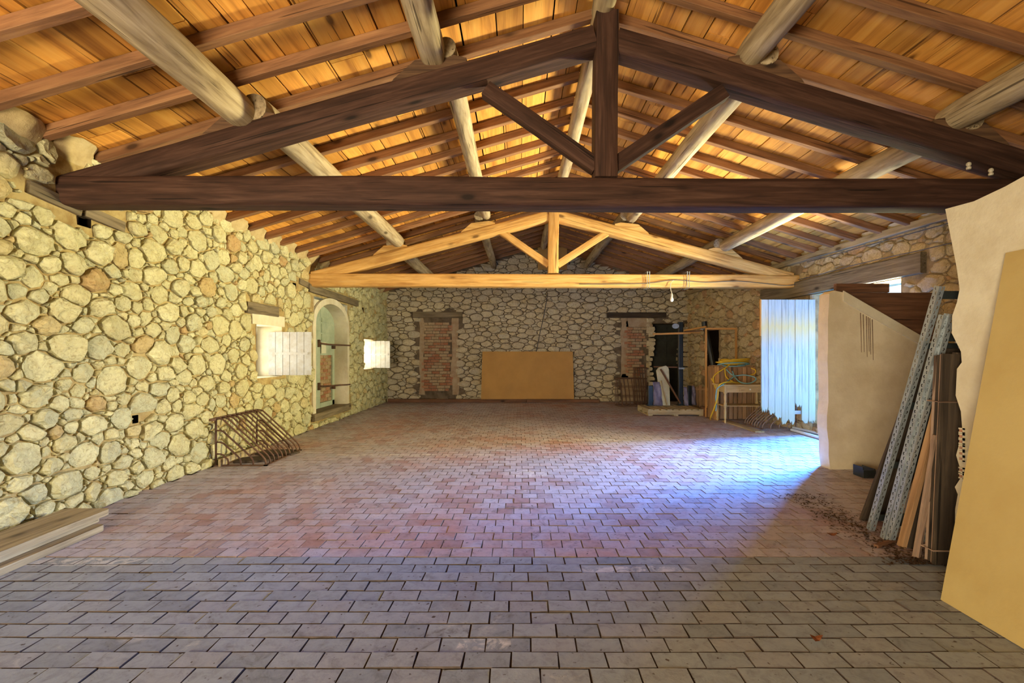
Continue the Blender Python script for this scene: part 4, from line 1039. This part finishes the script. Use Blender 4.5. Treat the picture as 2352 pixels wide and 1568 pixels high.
# wire cages --------------------------------------------------------------
def cage(x0, x1, y0, y1, h, label, n):
    t = empty('wire_cage', ((x0+x1)/2, (y0+y1)/2, 0)); tag(t, label, 'wire cage', 'rusty wire cages')
    r = .0085; c = .06
    for z in (.012, h):
        p = MB(); p.tube([(x0+c,y0,z),(x1-c,y0,z),(x1,y0+c,z),(x1,y1-c,z),(x1-c,y1,z),(x0+c,y1,z),(x0,y1-c,z),(x0,y0+c,z)], r*1.5, 6, closed=True); p.build('rim', M['rust'], t)
    for z in (h*.35, h*.7):
        p = MB(); p.tube([(x0+c,y0,z),(x1-c,y0,z),(x1,y0+c,z),(x1,y1-c,z),(x1-c,y1,z),(x0+c,y1,z),(x0,y1-c,z),(x0,y0+c,z)], r*.9, 5, closed=True); p.build('hoop', M['rust'], t)
    for k in range(n):
        x = x0 + c + (x1-x0-2*c)*k/(n-1)
        for y in (y0, y1):
            p = MB(); p.tube([(x + .06, y, .012), (x + .03, y, h*.5), (x - .02, y, h)], r, 5); p.build('wire', M['rust'], t)
    for k in range(3):
        y = y0 + c + (y1-y0-2*c)*k/2
        for x in (x0, x1):
            p = MB(); p.tube([(x, y, .012), (x, y, h)], r, 5); p.build('wire', M['rust'], t)
cage(2.60, 3.34, 11.95, 12.35, .73, 'low rusty wire cage standing by the brick infill', 7)
cage(3.20, 3.52, 12.45, 12.75, 1.0, 'narrow taller rusty wire cage behind the low one', 4)

# black pole, orange frames ---------------------------------------------------
pl = empty('black_pole', (4.62, 10.45, 0)); tag(pl, 'long black steel tube leaning behind the slatted crate', 'pole')
p = MB(); p.tube([(4.63, 10.35, .05), (4.33, 10.62, 2.10)], .05, 12); p.build('tube', M['black_steel'], pl, smooth=True)
p = MB(); p.tube([(4.335, 10.616, 2.02), (4.325, 10.624, 2.14)], .062, 12); p.build('collar', M['black_steel'], pl, smooth=True)
fr = empty('timber_frame', (4.45, 10.02, 0)); tag(fr, 'tall thin orange timber frame standing behind the slatted crate', 'frame')
for a, b, ax in (((4.10, 10.0, 0), (4.135, 10.03, 1.96), 2), ((4.76, 10.0, 0), (4.795, 10.03, 1.96), 2), ((4.136, 10.0, 1.92), (4.759, 10.03, 1.96), 0), ((4.136, 10.0, .40), (4.759, 10.03, .44), 0)):
    p = MB(); p.box(a, b, ax); p.build('stile' if ax == 2 else 'rail', M['batten'], fr)
for (a, b, w, lab, mt) in (((1500, 767, 10.7), (1585, 764.5, 10.72), .045, 'orange batten held level across the dark opening, left end', 'batten'), ((1583, 764, 10.76), (1609, 764, 10.80), .03, 'orange batten stub right of the tall steel post', 'batten'),
                       ((1572, 759, 10.9), (1622, 750, 10.2), .035, 'orange batten rising from the tall post to the timber frame', 'batten'), ((1572, 762, 10.98), (1668, 755, 11.0), .03, 'reddish batten running behind the black pole', 'brown_plank')):
    A, B = W(*a), W(*b); p = MB(); p.beam(A, B, w, w, rnd=.06); tag(p.build('batten', M[mt], None), lab, 'timber')
p = MB(); p.tube([W(1609, 753, 10.5), W(1614, 757, 10.5), W(1618, 753, 10.5)], .018, 8); tag(p.build('clamp', M['steel'], None), 'shiny steel clamp on the batten beside the black pole', 'clamp')

# ---------------------------------------------------------------- yellow panel, right
bl, br_ = F(2158, 1378), F(2352, 1503)
p = MB(); lean = .37; Hh = 1.97
x0 = 2.395; y0, y1 = 2.585, .95
vs = []
for t in (0, .022):
    vs += [(x0 + t, y0, .001), (x0 - .02 + t, y1, .001), (x0 - .02 + lean + t, y1, Hh), (x0 + lean + t, y0, Hh)]
p.add(vs, [(0,1,2,3),(7,6,5,4),(0,4,5,1),(1,5,6,2),(2,6,7,3),(3,7,4,0)]); tag(p.build('ochre_panel', M['yellow_panel'], None), 'large ochre yellow panel leaning against the low plaster wall', 'panel')

# ---------------------------------------------------------------- shelving frames: perforated posts and braces
def perforated_strip(mb, o, t, s, w, L, n_dir, pitch=.032):
    # flat strip of width w along s, length L along t, one slanted slot per pitch
    k = int(L / pitch)
    for i in range(k):
        q = o + t * (i * pitch)
        P = lambda a, b: q + s * (a * w) + t * (b * pitch)
        sl = .10 if i % 2 else -.10
        out = [P(0,0), P(1,0), P(1,1), P(0,1)]
        inn = [P(.5 - .16 + sl, .22), P(.5 + .02 + sl, .12), P(.5 + .18 + sl*1.6, .5), P(.5 + .10 + sl, .86), P(.5 - .10 + sl, .80), P(.5 + .0 + sl*1.2, .5)]
        vs = out + inn
        fs = [(0,1,5), (0,5,4), (1,6,5), (1,2,6), (2,7,6), (2,3,7), (3,8,7), (3,9,8), (3,0,9), (0,4,9)]
        mb.add(vs, fs)
        m = [v + n_dir * .002 for v in vs]; mb.add(m, [f[::-1] for f in fs])
def angle_post(parent, A, B, w=.04):
    A, B = Vector(A), Vector(B); t = (B - A); L = t.length; t.normalize()
    s1 = Vector((0, 1, 0)); s1 = (s1 - t * s1.dot(t)).normalized(); s2 = Vector((1, 0, 0)); s2 = (s2 - t * s2.dot(t)).normalized()
    mb = MB(); perforated_strip(mb, A, t, s1, w, L, s2); perforated_strip(mb, A, t, s2, w, L, s1)
    return mb.build('perforated_post', M['steel'], parent)
def shelf_frame(A, B, dx, braces, label):
    t = empty('shelving_frame', A); tag(t, label, 'shelving frame', 'steel shelving uprights leaning on the broken wall end'); A, B = Vector(A), Vector(B)
    angle_post(t, A, B); angle_post(t, A + Vector((dx, .01, 0)), B + Vector((dx, .01, 0)))
    for q in braces:
        c = A + (B - A) * q; p = MB(); p.beam(c + Vector((.01, .012, 0)), c + Vector((dx + .02, .022, 0)), .004, .055, up=(B-A), rnd=0); p.build('brace', M['steel_dark'], t)
    return t
def lean(pb, pt, Yt):
    a = F(*pb); b = W(pt[0], pt[1], Yt); return (a.x, a.y, .003), b
A, B = lean((1998, 1220), (2158, 657), 3.05); shelf_frame(A, B, .27, (.06, .30, .55, .78, .97), 'grey perforated steel shelving frame, leftmost and tallest of the leaning three')
A, B = lean((2030, 1240), (2170, 716), 3.03); shelf_frame(A, B, .27, (.08, .36, .52, .94), 'grey perforated steel shelving frame, middle of the leaning three')
A, B = lean((2043, 1247), (2182, 716), 3.02); shelf_frame(A, B, .27, (.12, .34, .60, .9), 'grey perforated steel shelving frame, rightmost of the leaning three')
# boards leaning with them
def leaning_board(pb, pt, Yt, w, th, mat, label, name='leaning_board', cat='board'):
    a, b = lean(pb, pt, Yt); a = Vector(a) + Vector((w/2, th, 0)); b = b + Vector((w/2, th, 0))
    p = MB(); p.beam(a, b, w, th, up=(0,1,0), rnd=.04); return tag(p.build(name, M[mat], None), label, cat)
leaning_board((1979, 1196), (2128, 800), 3.16, .30, .022, 'dark_board', 'wide dark board leaning behind the tallest shelving frame')
leaning_board((2079, 1263), (2166, 930), 3.06, .032, .05, 'plank_pine', 'pale pine batten leaning right of the shelving frames')
leaning_board((2093, 1262), (2170, 905), 3.08, .06, .02, 'dark_board', 'dark board with pale edge leaning beside the pine batten')
leaning_board((2102, 1284), (2150, 1000), 3.02, .018, .018, 'edge_wood', 'thin brown moulding leaning beside the tied boards, left one', 'moulding', 'moulding')
leaning_board((2110, 1286), (2158, 1010), 3.03, .018, .018, 'edge_wood', 'thin brown moulding leaning beside the tied boards, right one', 'moulding', 'moulding')
for k in range(4):
    x = 2.742; y = 3.005 + k * .022
    p = MB(); p.beam((x + .05, y, .003), (x + .115, y - .0, 1.395 - .004*k), .10 if k else .13, .013, up=(0,1,0), rnd=.1); tag(p.build('tied_board', M['edge_wood'] if k % 2 else M['dark_board'], None), ['foremost narrow dark board of the string-tied bundle', 'second narrow brown board of the string-tied bundle', 'third narrow dark board of the string-tied bundle', 'rearmost narrow brown board of the string-tied bundle'][k], 'board', 'tied bundle of boards')
p = MB(); p.beam((2.93, 3.03, .003), (3.00, 3.03, 1.40), .20, .04, up=(0,1,0), rnd=.1); tag(p.build('leaning_board', M['dark_board'], None), 'wide dark board standing at the broken wall end behind the bundle', 'board')
for zz in (.10, 1.08):
    f = zz / 1.395; x = 2.742 + .065 * f; p = MB(); p.tube([(x - .022, 2.994, zz), (x + .118, 2.990, zz), (x + .118, 3.085, zz), (x - .022, 3.085, zz)], .005, 5, closed=True); tag(p.build('string', M['edge_wood'], None), f'pale string tied round the boards, {"lower" if zz < .5 else "upper"} tie', 'string')
A, B = F(2012, 1258), F(2078, 1238); p = MB(); p.beam(A + Vector((0,0,.012)), B + Vector((0,0,.012)), .03, .022, rnd=.05); tag(p.build('floor_stick', M['brown_plank'], None), 'short brown stick on the floor under the shelving frames', 'stick')
# small steel angle piece on the floor at the partition foot
e = empty('steel_bracket', F(2000, 1098)); tag(e, 'small dark steel bracket on the floor at the partition foot', 'bracket')
c = F(2000, 1098)
for a, b in (((-.08, 0, .002), (.06, .012, .09)), ((-.08, .012, .002), (-.068, .16, .12)), ((.05, .012, .002), (.062, .2, .10))):
    p = MB(); p.box(tuple(Vector(a) + c), tuple(Vector(b) + c)); p.build('plate', M['steel_dark'], e)
# litter
rr = random.Random(5); p = MB()
for k in range(900):
    y = 3.0 + 1.5 * rr.random()**1.7; x = 2.60 + rr.gauss(.06, .10) + (y - 3) * .05
    s = rr.uniform(.006, .022); a = rr.uniform(0, 3.1); c, d = math.cos(a)*s, math.sin(a)*s
    z = .006 + rr.uniform(0, .006)
    p.add([(x - c, y - d, z), (x + d*.4, y - c*.4, z + .004), (x + c, y + d, z + .002), (x - d*.4, y + c*.4, z + .005)], [(0,1,2,3)])
o = p.build('leaf_litter', M['dirt'], None); tag(stuff(o), 'dry leaf litter scattered under the leaning steel and boards', 'leaf litter')
def leaf(x, y, s, seed, label):
    rr = random.Random(seed); vs = []; n = 9
    for k in range(n):
        a = 2*math.pi*k/n; q = s * (.55 + .45*abs(math.cos(a*1.5)) + rr.uniform(-.1,.1)); vs.append((x + q*math.cos(a), y + q*math.sin(a)*.7, .004 + abs(math.cos(a))*s*.5 + rr.uniform(0, .008)))
    vs.append((x, y, .01)); fs = [(k, (k+1)%n, n) for k in range(n)]
    m = len(vs); vs += [(a, b, c + .0015) for a, b, c in vs]; fs += [tuple(i + m for i in f[::-1]) for f in fs]
    p = MB(); p.add(vs, fs); tag(p.build('dead_leaf', M['leaf'], None), label, 'leaf')
c = F(1875, 1472); leaf(c.x, c.y, .035, 1, 'curled red-brown dead leaf alone on the front tiles')
c = F(1910, 1232); leaf(c.x, c.y, .04, 2, 'crumpled dark dead leaf on the tiles near the shelving frames')

# ---------------------------------------------------------------- bulb, cables and straps on the far truss
bl = empty('light_bulb', (2.78, 8.28, 2.33)); tag(bl, 'bare light bulb hanging from the honey coloured tie beam', 'light bulb')
p = MB(); p.lathe([(.002, -.075), (.018, -.070), (.030, -.05), (.032, -.03), (.022, -.005), (.016, .012), (.014, .02)], (2.78, 8.28, 2.41), 14); p.build('bulb', M['bulb'], bl, smooth='all')
p = MB(); p.lathe([(.017, 0), (.019, .01), (.019, .05), (.010, .062)], (2.78, 8.28, 2.43), 12); p.build('socket', M['ceramic'], bl, smooth=True)
p = MB(); p.tube(smoothpath([(2.78, 8.28, 2.49), (2.755, 8.28, 2.60), (2.77, 8.285, 2.68), (2.83, 8.30, 2.735), (2.90, 8.305, 2.745)]), .006, 6); p.build('flex', M['ceramic'], bl, smooth='all')
ctrl = [W(1330, 652, 8.30), W(1420, 652, 8.30), W(1490, 650, 8.295), W(1535, 644, 8.295), W(1560, 643, 8.295), W(1620, 648, 8.295), W(1690, 645, 8.295), W(1750, 650, 8.295), W(1800, 655, 8.29), W(1826, 653, 8.29)]
p = MB(); p.tube(smoothpath(ctrl, 5), .007, 6); tag(p.build('cable', M['cable'], None, smooth='all'), 'thin dark cable running along the honey coloured tie beam', 'cable')
for px, lab in ((1484, 'left'), (1574, 'right')):
    x = (px - VPX) * T2 / FPX; t = empty('pipe_strap', (x, T2, 2.6)); tag(t, f'bent steel strap loop round the far tie beam, {lab} one', 'strap')
    for d in (-.02, .02):
        p = MB(); p.tube([(x + d, 8.27, 2.885), (x + d, 8.285, 2.72), (x + d, 8.28, 2.60), (x + d, 8.35, 2.585), (x + d, 8.52, 2.585), (x + d, 8.57, 2.62), (x + d, 8.57, 2.885)], .006, 6, closed=True); p.build('wire', M['steel'], t)
p = MB(); pts = [(XRW(y) - .10, y, 2.73 + .012*math.sin(y*3)) for y in (8.2, 7.6, 7.0, 6.4, 5.84)] + [(XRW(5.2) - .07, 5.2, 2.72), (XRW(3.4) - .08, 3.4, 2.74)]; p.tube(pts, .006, 5); tag(p.build('cable', M['cable'], None), 'thin cable clipped along the doorway lintel on the right wall', 'cable')
p = MB(); pts = [(XRW(y) - .075, y, zroof(XRW(y)) - .165) for y in (8.0, 7, 6, 5, 4, 3.2)]; p.tube(pts, .007, 5); tag(p.build('cable', M['cable'], None), 'thin cable along the eave plate of the right wall', 'cable')
for px, py, lab in ((2225, 381, 'left one'), (2276, 395, 'right one')):
    c = W(px, py, 3.80); p = MB(); p.lathe([(.006, -.03), (.016, -.028), (.018, -.012), (.010, -.004), (.018, .006), (.018, .02), (.010, .03)], c, 12); tag(p.build('insulator', M['ceramic'], None, smooth=True), f'small ceramic insulator under the dark principal rafter, {lab}', 'insulator')
